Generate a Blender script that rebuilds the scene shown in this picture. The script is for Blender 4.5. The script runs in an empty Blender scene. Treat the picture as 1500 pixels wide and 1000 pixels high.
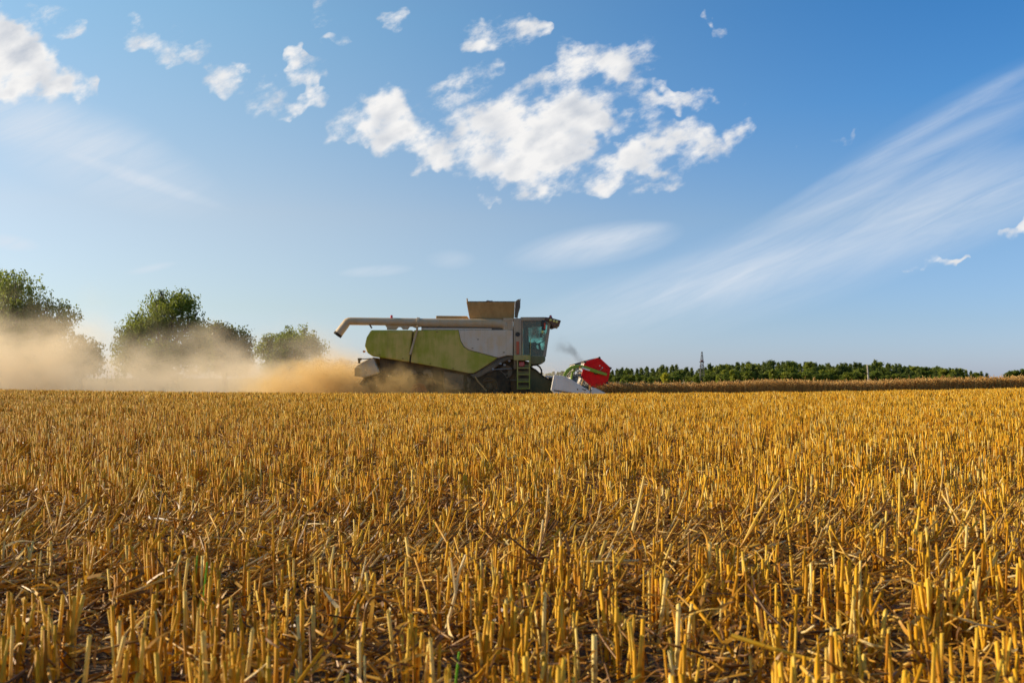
import bpy, math, random
import numpy as np
from mathutils import Vector, Matrix

SC = bpy.context.scene
COL = SC.collection
RNG = np.random.default_rng(7)
random.seed(7)

# ------------------------------------------------------------------ camera
F = 1500 * 35.0 / 36.0                      # focal length in photo pixels
TILT = math.atan(52 / F)                    # the horizon sits 52 px below the middle
CZ = 0.5
cam_d = bpy.data.cameras.new('camera')
cam_d.lens = 35.0
cam_d.sensor_width = 36.0
cam_d.clip_start = 0.05
cam_d.clip_end = 20000
cam_d.dof.use_dof = True
cam_d.dof.focus_distance = 7.0
cam_d.dof.aperture_fstop = 8.0
cam = bpy.data.objects.new('camera', cam_d)
COL.objects.link(cam)
cam.location = (0, 0, CZ)
cam.rotation_euler = (math.pi / 2 + TILT, 0, 0)
SC.camera = cam

# ------------------------------------------------------------------ exposure, render
SC.view_settings.view_transform = 'Standard'
SC.view_settings.look = 'None'
SC.view_settings.gamma = 1.0
SC.view_settings.exposure = 0.6
SC.cycles.use_denoising = True
SC.cycles.max_bounces = 8
SC.cycles.diffuse_bounces = 3
SC.cycles.transparent_max_bounces = 12
SC.cycles.volume_bounces = 4
SC.cycles.volume_step_rate = 1.0
SC.cycles.volume_max_steps = 256

SUN_EL, SUN_AZ = 20.0, 14.0                 # low sun on the left, a little behind the machine
SUN_STRENGTH = 5.0
SKY_STRENGTH = 0.0858


# ------------------------------------------------------------------ node helper
class NG:
    def __init__(self, nt):
        self.nt = nt

    def put(self, sock, v):
        if hasattr(v, 'is_linked') or isinstance(v, bpy.types.NodeSocket):
            self.nt.links.new(v, sock)
        else:
            sock.default_value = v

    def node(self, typ, **kw):
        n = self.nt.nodes.new(typ)
        for k, v in kw.items():
            setattr(n, k, v)
        return n

    def m(self, op, a, b=None, c=None, clamp=False):
        n = self.node('ShaderNodeMath', operation=op, use_clamp=clamp)
        self.put(n.inputs[0], a)
        if b is not None:
            self.put(n.inputs[1], b)
        if c is not None:
            self.put(n.inputs[2], c)
        return n.outputs[0]

    def v(self, op, a, b=None):
        n = self.node('ShaderNodeVectorMath', operation=op)
        self.put(n.inputs[0], a)
        if b is not None:
            if op == 'SCALE':
                self.put(n.inputs['Scale'], b)
            else:
                self.put(n.inputs[1], b)
        return n.outputs['Value'] if op in ('DOT_PRODUCT', 'LENGTH') else n.outputs[0]

    def xyz(self, x, y, z):
        n = self.node('ShaderNodeCombineXYZ')
        self.put(n.inputs[0], x); self.put(n.inputs[1], y); self.put(n.inputs[2], z)
        return n.outputs[0]

    def sep(self, v):
        n = self.node('ShaderNodeSeparateXYZ')
        self.put(n.inputs[0], v)
        return n.outputs

    def noise(self, v, scale, detail=4, rough=0.55, dist=0.0, lac=2.0):
        n = self.node('ShaderNodeTexNoise')
        if v is not None:
            self.put(n.inputs['Vector'], v)
        n.inputs['Scale'].default_value = scale
        n.inputs['Detail'].default_value = detail
        n.inputs['Roughness'].default_value = rough
        n.inputs['Distortion'].default_value = dist
        n.inputs['Lacunarity'].default_value = lac
        return n.outputs[0]

    def rng(self, x, a, b, c=0.0, d=1.0, smooth=True):
        n = self.node('ShaderNodeMapRange', interpolation_type='SMOOTHSTEP' if smooth else 'LINEAR')
        self.put(n.inputs[0], x)
        for i, q in enumerate((a, b, c, d)):
            self.put(n.inputs[1 + i], q)
        return n.outputs[0]

    def mix(self, f, a, b, blend='MIX'):
        n = self.node('ShaderNodeMix', data_type='RGBA', blend_type=blend)
        self.put(n.inputs[0], f)
        self.put(n.inputs[6], col4(a) if isinstance(a, tuple) else a)
        self.put(n.inputs[7], col4(b) if isinstance(b, tuple) else b)
        return n.outputs[2]

    def ramp(self, f, stops, interp='LINEAR'):
        n = self.node('ShaderNodeValToRGB')
        cr = n.color_ramp
        cr.interpolation = interp
        while len(cr.elements) < len(stops):
            cr.elements.new(0.5)
        for e, (p, c) in zip(cr.elements, stops):
            e.position = p
            e.color = col4(c) if isinstance(c, tuple) else (c, c, c, 1)
        self.put(n.inputs[0], f)
        return n.outputs[0]

    def mapping(self, v, loc=(0, 0, 0), rot=(0, 0, 0), scale=(1, 1, 1), typ='POINT'):
        n = self.node('ShaderNodeMapping', vector_type=typ)
        self.put(n.inputs['Vector'], v)
        n.inputs['Location'].default_value = loc
        n.inputs['Rotation'].default_value = rot
        n.inputs['Scale'].default_value = scale
        return n.outputs[0]


def col4(c):
    return (c[0], c[1], c[2], 1.0)


# ------------------------------------------------------------------ sky (with clouds at infinity) and sun
world = bpy.data.worlds.new("World")
SC.world = world
world.use_nodes = True
wt = world.node_tree
bg = wt.nodes['Background']
bg.inputs['Strength'].default_value = SKY_STRENGTH
N = NG(wt)
sky = N.node('ShaderNodeTexSky', sky_type='NISHITA', sun_disc=False)
sky.sun_elevation = math.radians(SUN_EL)
sky.sun_rotation = math.radians(-90 + SUN_AZ)
sky.air_density = 1.0
sky.dust_density = 0.3
sky.ozone_density = 4.5
direction = N.node('ShaderNodeTexCoord').outputs['Generated']
dx, dy, dz = N.sep(direction)
# bluer away from the sun and towards the zenith
tint_r = N.ramp(N.m('MULTIPLY', dz, 2.5, clamp=True),
                [(0.0, (0.90, 0.99, 1.52)), (0.13, (0.90, 0.97, 1.28)), (0.38, (1.03, 1.07, 1.16)), (0.64, (0.60, 1.02, 1.27)), (0.85, (0.45, 0.96, 1.26))])
tint_l = N.ramp(N.m('MULTIPLY', dz, 2.5, clamp=True),
                [(0.0, (0.95, 1.0, 1.38)), (0.17, (1.22, 1.05, 1.02)), (0.40, (1.72, 1.24, 1.0)), (0.85, (1.60, 1.54, 1.24))])
tint = N.mix(N.rng(dx, -0.36, 0.46), tint_l, tint_r)
skycol = N.mix(1.0, sky.outputs[0], tint, 'MULTIPLY')
# direction -> tangent plane around +Y, in units of photo pixels (mirrored behind)
yy = N.m('MAXIMUM', N.m('ABSOLUTE', dy), 0.15)
U = N.m('MULTIPLY', N.m('DIVIDE', dx, yy), F)
V = N.m('MULTIPLY', N.m('DIVIDE', dz, yy), F)
P = N.xyz(U, V, 0.0)


def skypt(px, py):
    return (px - 750.0, F * math.tan(math.atan((500 - py) / F) + TILT))


# puffy clouds: px, py, rx, ry, tilt (deg, counter-clockwise), weight
PUFFS = [
    (20, 95, 85, 42, -22, 1.7), (-30, 75, 80, 60, 0, 1.6), (95, 125, 45, 18, -20, 0.8),
    (570, 165, 30, 34, 20, 0.95), (535, 178, 52, 30, 15, 1.0), (590, 205, 60, 34, -20, 1.0), (640, 225, 34, 20, 0, 0.85),
    (700, 170, 55, 38, 20, 0.95), (770, 190, 95, 52, 25, 1.2), (730, 235, 60, 34, 15, 1.0), (790, 235, 62, 34, 20, 1.05),
    (765, 275, 36, 17, 0, 0.9), (845, 170, 70, 34, 18, 0.85), (905, 180, 70, 17, 15, 0.85), (840, 215, 60, 30, 30, 0.95),
    (870, 92, 52, 30, -8, 1.0), (915, 88, 45, 30, 15, 0.9), (825, 110, 36, 22, 10, 0.8),
    (900, 250, 75, 25, 16, 1.05), (975, 215, 66, 32, 22, 1.05), (1050, 215, 40, 17, 30, 0.8), (1085, 190, 26, 11, 30, 0.7),
    (955, 140, 36, 18, -10, 0.8), (1020, 147, 62, 13, -3, 0.8), (965, 272, 40, 13, 15, 0.62),
    (690, 112, 42, 16, 12, 0.7), (655, 140, 40, 20, 15, 0.55), (735, 52, 58, 24, 8, 0.78), (785, 42, 20, 14, 0, 0.72), (690, 70, 34, 9, 0, 0.6),
    (195, 50, 26, 22, 30, 0.88), (238, 72, 28, 26, -30, 0.88), (285, 85, 26, 16, 20, 0.60), (326, 118, 26, 24, 0, 0.99), (348, 105, 10, 10, 0, 0.67),
    (382, 140, 32, 26, 15, 0.93), (443, 108, 24, 20, 20, 0.88), (426, 86, 14, 12, 0, 0.72), (452, 143, 18, 12, 15, 0.77), (424, 162, 24, 10, 20, 0.72),
    (68, 15, 30, 16, 0, 0.67), (96, 36, 26, 14, 0, 0.50), (468, 16, 15, 22, 0, 0.67), (575, 28, 22, 12, 0, 0.67), (497, 60, 22, 10, 0, 0.55),
    (1056, 41, 20, 9, -15, 0.79), (1036, 30, 10, 6, -40, 0.67), (718, 292, 12, 8, -30, 0.55), (1172, 209, 8, 7, 0, 0.55), (1245, 203, 18, 8, 25, 0.55),
    (1368, 386, 34, 6, 4, 0.93), (1405, 381, 14, 4, 6, 0.88), (1490, 335, 22, 8, 4, 0.93), (1490, 368, 16, 6, 0, 0.67), (430, 155, 18, 8, 0, 0.44),
]


def add_group(name, ins, outs):
    g = bpy.data.node_groups.new(name, 'ShaderNodeTree')
    for n_, t_ in ins:
        g.interface.new_socket(n_, in_out='INPUT', socket_type=t_)
    for n_, t_ in outs:
        g.interface.new_socket(n_, in_out='OUTPUT', socket_type=t_)
    return g, g.nodes.new('NodeGroupInput'), g.nodes.new('NodeGroupOutput')


def cumulus_group(name, puffs, soft):
    cg, gi, go = add_group(name, [('P', 'NodeSocketVector')], [('D', 'NodeSocketFloat')])
    G = NG(cg)
    pin = gi.outputs[0]
    pw = pin
    if not soft:
        warp = G.node('ShaderNodeTexNoise')
        G.put(warp.inputs['Vector'], pin)
        warp.inputs['Scale'].default_value = 0.03
        warp.inputs['Detail'].default_value = 2
        pw = G.v('ADD', pin, G.v('SCALE', G.v('SUBTRACT', warp.outputs['Color'], (0.5, 0.5, 0.5)), 60.0))
    pwu, pwv, _ = G.sep(pw)
    acc = None
    for (px, py, rx, ry, tl, wgt) in puffs:
        cx, cy = skypt(px, py)
        pi_ = pw if acc is None else G.xyz(pwu, pwv, acc)       # chained, so that few values are alive at once
        q = G.mapping(pi_, (cx, cy, 0), (0, 0, math.radians(tl)), (rx * 1.35, ry * 1.35, 1e7), 'TEXTURE')
        b = G.m('SUBTRACT', 1.0, G.v('DOT_PRODUCT', q, q), clamp=True)
        acc = G.m('MULTIPLY', b, wgt) if acc is None else G.m('MULTIPLY_ADD', b, wgt, acc)
    # billows slanting up to the right, as in the photograph
    ps = G.mapping(pin, (0, 0, 0), (0, 0, math.radians(24)), (1.35, 0.80, 1.0), 'TEXTURE')
    if soft:
        nz = G.noise(ps, 0.017, 2.2, 0.5, 0.0)
        dens = G.m('ADD', G.m('MULTIPLY', acc, 0.6), G.m('MULTIPLY', G.m('SUBTRACT', nz, 0.5), 7.0))
    else:
        acc = G.m('MINIMUM', acc, 1.75)
        n1 = G.noise(ps, 0.019, 10, 0.63, 0.0)
        dens = G.m('ADD', acc, G.m('MULTIPLY', G.m('SUBTRACT', n1, 0.53), 5.0))
        dens = G.m('MULTIPLY', dens, G.rng(acc, 0.0, 0.28))
    cg.links.new(dens, go.inputs[0])
    return cg


def cumulus(g_, v):
    n = N.node('ShaderNodeGroup', node_tree=g_)
    N.put(n.inputs[0], v)
    return n.outputs[0]


cg_full = cumulus_group('cumulus', PUFFS, False)
cg_soft = cumulus_group('cumulus_soft', [p for p in PUFFS if p[2] * p[3] > 1000], True)
D0 = cumulus(cg_full, P)
S0 = cumulus(cg_soft, P)
S1 = cumulus(cg_soft, N.v('ADD', P, (-26.0, -6.0, 0.0)))      # a little nearer the sun
alpha = N.rng(D0, 0.0, 1.50)
thick = N.rng(D0, 1.1, 2.9)
edge = N.m('SUBTRACT', S0, S1)                        # >0: faces the sun
lit = N.m('ADD', 0.88, N.m('MULTIPLY', edge, 0.24))
lit = N.m('SUBTRACT', lit, N.m('MULTIPLY', thick, 0.36))
lit = N.m('MINIMUM', N.m('MAXIMUM', lit, 0.0), 1.0)
ccol = N.mix(lit, (0.38, 0.45, 0.56), (0.92, 0.91, 0.90))
# high thin veils: px, py, rx, ry, tilt, opacity, along-stretch
VEILS = [
    (1330, 205, 330, 16, 30, 0.26), (1400, 200, 300, 64, 29, 0.24), (1260, 275, 330, 20, 27, 0.20), (1250, 350, 470, 84, 19, 0.36), (1450, 290, 280, 76, 20, 0.22),
    (1000, 420, 300, 50, 14, 0.35), (870, 360, 140, 34, 10, 0.62), (905, 345, 90, 14, 12, 0.4), (550, 397, 60, 10, 4, 0.50), (220, 393, 42, 7, 12, 0.45),
    (120, 225, 240, 70, -20, 0.46), (210, 265, 140, 12, -19, 0.34), (10, 355, 50, 14, -8, 0.6), (60, 180, 200, 50, -10, 0.30), (660, 380, 40, 16, 0, 0.25),
]
veil = None
for (px, py, rx, ry, tl, op) in VEILS:
    cx, cy = skypt(px, py)
    q = N.mapping(P if veil is None else N.xyz(U, V, veil), (cx, cy, 0), (0, 0, math.radians(tl)), (rx, ry, 1e7), 'TEXTURE')
    d2 = N.v('DOT_PRODUCT', q, q)
    b = N.m('MULTIPLY', N.m('POWER', N.m('SUBTRACT', 1.0, d2, clamp=True), 1.3), op)
    veil = b if veil is None else N.m('ADD', veil, b)
pr = N.mapping(P, (0, 0, 0), (0, 0, math.radians(24)), (8.0, 0.9, 1.0), 'TEXTURE')
streak = N.noise(pr, 0.035, 8, 0.65, 0.7)
veil = N.m('MULTIPLY', veil, N.rng(streak, 0.28, 0.72, 0.40, 1.25, False))
veil = N.m('MINIMUM', veil, 0.85)
K = 1.0 / (SKY_STRENGTH * 2 ** SC.view_settings.exposure)
vcol = N.mix(1.0, (0.72, 0.78, 0.86), (K, K, K), 'MULTIPLY')
ccol = N.mix(1.0, ccol, (K, K, K), 'MULTIPLY')
up = N.rng(dz, 0.0, 0.03)
out = N.mix(N.m('MULTIPLY', veil, up), skycol, vcol)
out = N.mix(N.m('MULTIPLY', alpha, up), out, ccol)
wt.links.new(out, bg.inputs['Color'])
world.cycles.sampling_method = 'MANUAL'
world.cycles.sample_map_resolution = 512

sun_d = bpy.data.lights.new('sun', 'SUN')
sun_d.energy = SUN_STRENGTH
sun_d.angle = math.radians(0.5)
sun_d.color = (1.0, 0.84, 0.60)
sun = bpy.data.objects.new('sun', sun_d)
COL.objects.link(sun)
_e, _a = math.radians(SUN_EL), math.radians(SUN_AZ)
to_sun = Vector((-math.cos(_e) * math.cos(_a), math.cos(_e) * math.sin(_a), math.sin(_e)))
sun.rotation_euler = to_sun.to_track_quat('Z', 'Y').to_euler()
sun.location = (-30, 10, 30)


# ------------------------------------------------------------------ geometry helpers
def X(px, Y):
    return (px - 750.0) / F * Y


def Z(py, Y):
    return CZ + Y * math.tan(math.atan((500 - py) / F) + TILT)


_TY = np.array([-60, 0, 1.25, 2.6, 10, 20, 24, 28, 31, 33.6, 38, 44, 60, 100, 200, 400, 1500, 6000], float)
_TV = np.array([.44, .44, .43, .435, .41, .375, .405, .485, .59, .76, 1.0, 1.2, 1.5, 1.9, 2.2, 2.5, 3.0, 8.0], float)
_fy = np.concatenate([np.linspace(-60, 60, 1201), np.linspace(61, 6000, 800)])
_fv = np.interp(_fy, _TY, _TV)
_k = np.hanning(31); _k /= _k.sum()
_sm = np.convolve(np.pad(_fv, 15, mode='edge'), _k, 'valid')
_fv = np.where(_fy < 58, _sm, _fv)
STUB = 0.15


def ground(x, y):
    x = np.asarray(x, float); y = np.asarray(y, float)
    g = CZ - np.interp(y, _fy, _fv) - STUB
    t = np.clip((y - 8) / 17, 0, 1); t = t * t * (3 - 2 * t)
    f = 1 - np.clip((y - 70) / 60, 0, 1)
    ax = np.minimum(np.abs(x), 26)
    g = g + np.where(x > 0, .0008, .0006) * ax * ax * t * f
    near = np.clip(1 - y / 60, 0, 1)
    g = g + near * (0.012 * np.sin(x * 1.7 + y * .6) * np.cos(y * 1.1 - x * .4) + .008 * np.sin(x * 4.1 - y * 2.3))
    return g


def link(name, me, mat=None, parent=None, loc=None):
    o = bpy.data.objects.new(name, me)
    COL.objects.link(o)
    if mat is not None:
        me.materials.append(mat)
    if parent is not None:
        o.parent = parent
    if loc is not None:
        o.location = loc
    return o


def tag(o, label=None, cat=None, group=None, kind=None):
    for k, v in (('label', label), ('category', cat), ('group', group), ('kind', kind)):
        if v:
            o[k] = v
    return o


def empty(name, loc, label, cat, group=None, rz=0):
    o = bpy.data.objects.new(name, None)
    COL.objects.link(o)
    o.empty_display_size = 0.3
    o.location = loc
    o.rotation_euler = (0, 0, rz)
    return tag(o, label, cat, group)


def fast_mesh(name, verts, faces_list, attrs=None, smooth=True):
    """faces_list: integer arrays (n, k), one per face size."""
    me = bpy.data.meshes.new(name)
    verts = np.ascontiguousarray(verts, np.float32)
    me.vertices.add(len(verts))
    me.vertices.foreach_set('co', verts.ravel())
    fl = [np.asarray(f, np.int32) for f in faces_list if len(f)]
    nl = sum(f.size for f in fl)
    npoly = sum(len(f) for f in fl)
    me.loops.add(nl)
    me.loops.foreach_set('vertex_index', np.concatenate([f.ravel() for f in fl]))
    me.polygons.add(npoly)
    tot = np.concatenate([np.full(len(f), f.shape[1], np.int32) for f in fl])
    st = np.concatenate([[0], np.cumsum(tot)[:-1]]).astype(np.int32)
    me.polygons.foreach_set('loop_start', st)
    if smooth:
        me.polygons.foreach_set('use_smooth', np.ones(npoly, bool))
    for k, v in (attrs or {}).items():
        a = me.attributes.new(k, 'FLOAT', 'POINT')
        a.data.foreach_set('value', np.ascontiguousarray(v, np.float32))
    me.update(calc_edges=True)
    return me


def frames(d):
    d = d / np.linalg.norm(d, axis=1, keepdims=True)
    ref = np.where(np.abs(d[:, 2:3]) > 0.9, np.array([[1., 0, 0]]), np.array([[0, 0, 1.]]))
    a = np.cross(d, ref); a /= np.linalg.norm(a, axis=1, keepdims=True)
    b = np.cross(d, a)
    return d, a, b


def np_tubes(base, dirs, length, rad, sides, ts, rs, tone, bend=None, offs=None, cap=True, slant=None):
    """Straight or slightly bent tubes, all at once. ts, rs: ring positions (0..1) and radius factors."""
    n = len(base)
    d, a, b = frames(dirs)
    R = len(ts)
    ang = RNG.uniform(0, 6.28, n)[:, None] + np.arange(sides)[None] * 2 * np.pi / sides
    ca, sa = np.cos(ang), np.sin(ang)
    V_ = np.zeros((n, R, sides, 3))
    for i in range(R):
        t = ts[i]
        c = base + d * (length * t)[:, None]
        if bend is not None:
            c = c + bend * (t * t)
        dz_ = 0 if offs is None else offs[i]
        c = c + d * dz_
        r = (rad * rs[i])[:, None]
        sl = 0 if slant is None or t < .99 else (slant[:, None] * rad[:, None] * ca)[..., None] * d[:, None]
        V_[:, i] = c[:, None] + (a[:, None] * ca[..., None] + b[:, None] * sa[..., None]) * r[..., None] + sl
    idx = np.arange(n * R * sides).reshape(n, R, sides)
    nx = np.roll(idx, -1, axis=2)
    q = np.stack([idx[:, :-1], nx[:, :-1], nx[:, 1:], idx[:, 1:]], -1).reshape(-1, 4)
    faces = [q]
    if cap:
        faces.append(idx[:, -1].reshape(n, sides))
    tn = np.repeat(tone, R * sides)
    al = np.broadcast_to(np.asarray(ts)[None, :, None], (n, R, sides)).ravel()
    return V_.reshape(-1, 3), faces, tn, al


def np_ribbons(base, dirs, length, width, K_, curl, tone):
    """Curling ribbons (dead leaves, flat straw)."""
    n = len(base)
    d, a, b = frames(dirs)
    V_ = np.zeros((n, K_ + 1, 2, 3))
    p = base.copy()
    roll = RNG.uniform(-1.2, 1.2, n)[:, None]
    side = a * np.cos(roll) + b * np.sin(roll)
    cur = d.copy()
    for i in range(K_ + 1):
        w = (width * (1 - (i / K_) ** 2 * .8) * .5)[:, None]
        V_[:, i, 0] = p - side * w
        V_[:, i, 1] = p + side * w
        p = p + cur * (length / K_)[:, None]
        cur = cur + curl / K_
        cur /= np.linalg.norm(cur, axis=1, keepdims=True)
    idx = np.arange(n * (K_ + 1) * 2).reshape(n, K_ + 1, 2)
    q = np.stack([idx[:, :-1, 0], idx[:, :-1, 1], idx[:, 1:, 1], idx[:, 1:, 0]], -1).reshape(-1, 4)
    return V_.reshape(-1, 3), [q], np.repeat(tone, (K_ + 1) * 2), np.broadcast_to(np.linspace(0, 1, K_ + 1)[None, :, None], (n, K_ + 1, 2)).ravel()


class Bag:
    def __init__(self):
        self.v, self.f, self.t, self.a, self.n = [], [], [], [], 0

    def add(self, r):
        v, f, t, a = r
        self.v.append(v); self.t.append(t); self.a.append(a)
        self.f += [x + self.n for x in f]
        self.n += len(v)

    def mesh(self, name, smooth=True):
        by = {}
        for f in self.f:
            by.setdefault(f.shape[1], []).append(f)
        return fast_mesh(name, np.concatenate(self.v), [np.concatenate(x) for x in by.values()],
                         {'tone': np.concatenate(self.t), 'along': np.concatenate(self.a)}, smooth)


class MB:
    """Collects solids and links them as ONE mesh object."""
    def __init__(self):
        self.v, self.f = [], []

    def _add(self, vs, fs):
        o = len(self.v)
        self.v += [tuple(p) for p in vs]
        self.f += [tuple(i + o for i in f) for f in fs]
        return self

    def prism(self, pts, y0, y1, shrink=None):
        """pts: (x, z) outline, extruded from y0 to y1."""
        n = len(pts)
        vs = [(x, y0, z) for x, z in pts] + [(x, y1, z) for x, z in pts]
        fs = [tuple(range(n)), tuple(range(2 * n - 1, n - 1, -1))]
        for i in range(n):
            j = (i + 1) % n
            fs.append((i, i + n, j + n, j))
        return self._add(vs, fs)

    def pxprism(self, pts, Y, depth):
        return self.prism([(X(a, Y), Z(b, Y)) for a, b in pts], Y, Y + depth)

    def box(self, x0, x1, y0, y1, z0, z1):
        return self.prism([(x0, z0), (x1, z0), (x1, z1), (x0, z1)], y0, y1)

    def tube(self, path, r, sides=10, cap=True):
        path = [Vector(p) for p in path]
        rs = r if isinstance(r, (list, tuple)) else [r] * len(path)
        rings = []
        prev = None
        for i, p in enumerate(path):
            if i == 0:
                d = path[1] - p
            elif i == len(path) - 1:
                d = p - path[i - 1]
            else:
                d = (path[i + 1] - p).normalized() + (p - path[i - 1]).normalized()
            d = d.normalized()
            if prev is None:
                ref = Vector((0, 0, 1)) if abs(d.z) < .9 else Vector((1, 0, 0))
                a = d.cross(ref).normalized()
            else:
                a = (prev - d * prev.dot(d)).normalized()
            prev = a
            b = d.cross(a)
            rings.append([p + (a * math.cos(2 * math.pi * k / sides) + b * math.sin(2 * math.pi * k / sides)) * rs[i] for k in range(sides)])
        vs = [q for rg in rings for q in rg]
        fs = []
        for i in range(len(path) - 1):
            for k in range(sides):
                k2 = (k + 1) % sides
                fs.append((i * sides + k, i * sides + k2, (i + 1) * sides + k2, (i + 1) * sides + k))
        if cap:
            fs.append(tuple(range(sides - 1, -1, -1)))
            fs.append(tuple(range((len(path) - 1) * sides, len(path) * sides)))
        return self._add(vs, fs)

    def lathe_y(self, cx, cz, prof, sides=40, caps=True):
        """prof: (y, r) around an axis parallel to Y through (cx, cz)."""
        vs, fs = [], []
        for y, r in prof:
            for k in range(sides):
                t = 2 * math.pi * k / sides
                vs.append((cx + r * math.cos(t), y, cz + r * math.sin(t)))
        for i in range(len(prof) - 1):
            for k in range(sides):
                k2 = (k + 1) % sides
                fs.append((i * sides + k, i * sides + k2, (i + 1) * sides + k2, (i + 1) * sides + k))
        if caps and prof[0][1] > 1e-4:
            fs.append(tuple(range(sides)))
        if caps and prof[-1][1] > 1e-4:
            fs.append(tuple(range(len(prof) * sides - 1, (len(prof) - 1) * sides - 1, -1)))
        return self._add(vs, fs)

    def quad(self, a, b, c, d, th=0.02):
        """A flat sheet with thickness."""
        a, b, c, d = (Vector(q) for q in (a, b, c, d))
        n = (b - a).cross(d - a).normalized() * th
        vs = [a, b, c, d, a + n, b + n, c + n, d + n]
        fs = [(3, 2, 1, 0), (4, 5, 6, 7), (0, 1, 5, 4), (1, 2, 6, 5), (2, 3, 7, 6), (3, 0, 4, 7)]
        return self._add(vs, fs)

    def build(self, name, mat, parent=None, bevel=0.0, smooth=False, seg=2):
        me = bpy.data.meshes.new(name)
        off = Vector((0, 0, 0))
        p = parent
        while p is not None:
            off += Vector(p.location)
            p = p.parent
        me.from_pydata([tuple(Vector(q) - off) for q in self.v], [], self.f)
        import bmesh
        bm = bmesh.new(); bm.from_mesh(me)
        bmesh.ops.recalc_face_normals(bm, faces=bm.faces)
        bm.to_mesh(me); bm.free()
        o = link(name, me, mat, parent)
        if bevel:
            m_ = o.modifiers.new('bevel', 'BEVEL')
            m_.width = bevel; m_.segments = seg; m_.limit_method = 'ANGLE'; m_.angle_limit = math.radians(35)
            m_.harden_normals = False
        if smooth:
            me.polygons.foreach_set('use_smooth', [True] * len(me.polygons))
            me.set_sharp_from_angle(angle=math.radians(38))
        me.update()
        return o


# ------------------------------------------------------------------ materials
def new_mat(name):
    m = bpy.data.materials.new(name)
    m.use_nodes = True
    g = NG(m.node_tree)
    return m, g, m.node_tree.nodes['Principled BSDF'], m.node_tree.nodes['Material Output']


def paint(name, col, dust=(0.40, 0.30, 0.17), amount=0.45, rough=0.45, metal=0.0, scale=1.3):
    """Paint or metal under a film of field dust that lies in cloudy patches and runs."""
    m, g, b, o = new_mat(name)
    co = g.node('ShaderNodeTexCoord').outputs['Object']
    n1_ = g.noise(co, scale, 6, 0.62)
    n2_ = g.noise(g.mapping(co, scale=(3.0, 3.0, 0.5)), scale * 2.2, 5, 0.65)
    f = g.m('ADD', g.m('MULTIPLY', n1_, 0.65), g.m('MULTIPLY', n2_, 0.35))
    f = g.rng(f, 0.40, 0.62, 0.10 * amount, min(1.0, amount * 1.55))
    c = g.mix(f, col, dust)
    run = g.rng(g.noise(g.mapping(co, scale=(5.0, 5.0, 0.22)), scale * 1.6, 5, 0.7), 0.52, 0.75)
    c = g.mix(g.m('MULTIPLY', run, 0.5 * amount), c, (dust[0] * .5, dust[1] * .46, dust[2] * .42))
    sp = g.rng(g.noise(co, scale * 14, 3, 0.6), 0.62, 0.72)
    c = g.mix(g.m('MULTIPLY', sp, 0.35 * amount), c, (dust[0] * .45, dust[1] * .42, dust[2] * .4))
    g.put(b.inputs['Base Color'], c)
    g.put(b.inputs['Roughness'], g.m('ADD', rough, g.m('MULTIPLY', f, 0.45)))
    b.inputs['Metallic'].default_value = metal
    b.inputs['Specular IOR Level'].default_value = 0.4 if col[0] < .8 else 0.15
    bp = g.node('ShaderNodeBump')
    bp.inputs['Strength'].default_value = 0.12
    bp.inputs['Distance'].default_value = 0.02
    g.put(bp.inputs['Height'], n1_)
    g.put(b.inputs['Normal'], bp.outputs[0])
    return m


def straw_mat(name, stops, trans=0.22, rough=0.38, spec=0.5):
    m, g, b, o = new_mat(name)
    tone = g.node('ShaderNodeAttribute', attribute_name='tone').outputs['Fac']
    along = g.node('ShaderNodeAttribute', attribute_name='along').outputs['Fac']
    co = g.node('ShaderNodeTexCoord').outputs['Object']
    fib = g.noise(g.mapping(co, scale=(1, 1, 0.12)), 260.0, 3, 0.6)
    blot = g.noise(co, 34.0, 3, 0.6)
    t = g.m('ADD', tone, g.m('MULTIPLY', g.m('SUBTRACT', blot, 0.5), 0.55))
    c = g.ramp(t, stops)
    c = g.mix(g.m('MULTIPLY', g.rng(fib, 0.45, 0.75), 0.35), c, (0.30, 0.16, 0.035))
    ring = g.rng(g.m('ABSOLUTE', g.m('SUBTRACT', along, 0.5)), 0.0, 0.05, 0.55, 0.0)      # the stem's joint
    c = g.mix(ring, c, (0.22, 0.11, 0.03))
    g.put(b.inputs['Base Color'], c)
    b.inputs['Roughness'].default_value = rough
    b.inputs['Specular IOR Level'].default_value = spec
    tr = g.node('ShaderNodeBsdfTranslucent')
    g.put(tr.inputs['Color'], c)
    mx = g.node('ShaderNodeMixShader')
    mx.inputs[0].default_value = trans
    m.node_tree.links.new(b.outputs[0], mx.inputs[1])
    m.node_tree.links.new(tr.outputs[0], mx.inputs[2])
    m.node_tree.links.new(mx.outputs[0], o.inputs['Surface'])
    return m


STRAW = straw_mat('straw', [(0.0, (0.30, 0.098, 0.004)), (0.25, (0.58, 0.245, 0.007)), (0.5, (0.78, 0.405, 0.013)), (0.75, (0.87, 0.56, 0.065)), (1.0, (0.93, 0.72, 0.26))], 0.27, 0.55, 0.12)
LITTER = straw_mat('fallen_straw', [(0.0, (0.06, 0.024, 0.005)), (0.3, (0.20, 0.078, 0.009)), (0.6, (0.56, 0.26, 0.014)), (0.85, (0.78, 0.47, 0.07)), (1.0, (0.84, 0.66, 0.32))], 0.30, 0.45, 0.35)
RIPE = straw_mat('ripe_wheat', [(0.0, (0.28, 0.11, 0.02)), (0.5, (0.56, 0.29, 0.06)), (1.0, (0.80, 0.52, 0.18))], 0.12, 0.5, 0.3)
GREEN_GRASS = straw_mat('green_blade', [(0.0, (0.08, 0.22, 0.01)), (1.0, (0.24, 0.55, 0.03))], 0.4)


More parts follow.
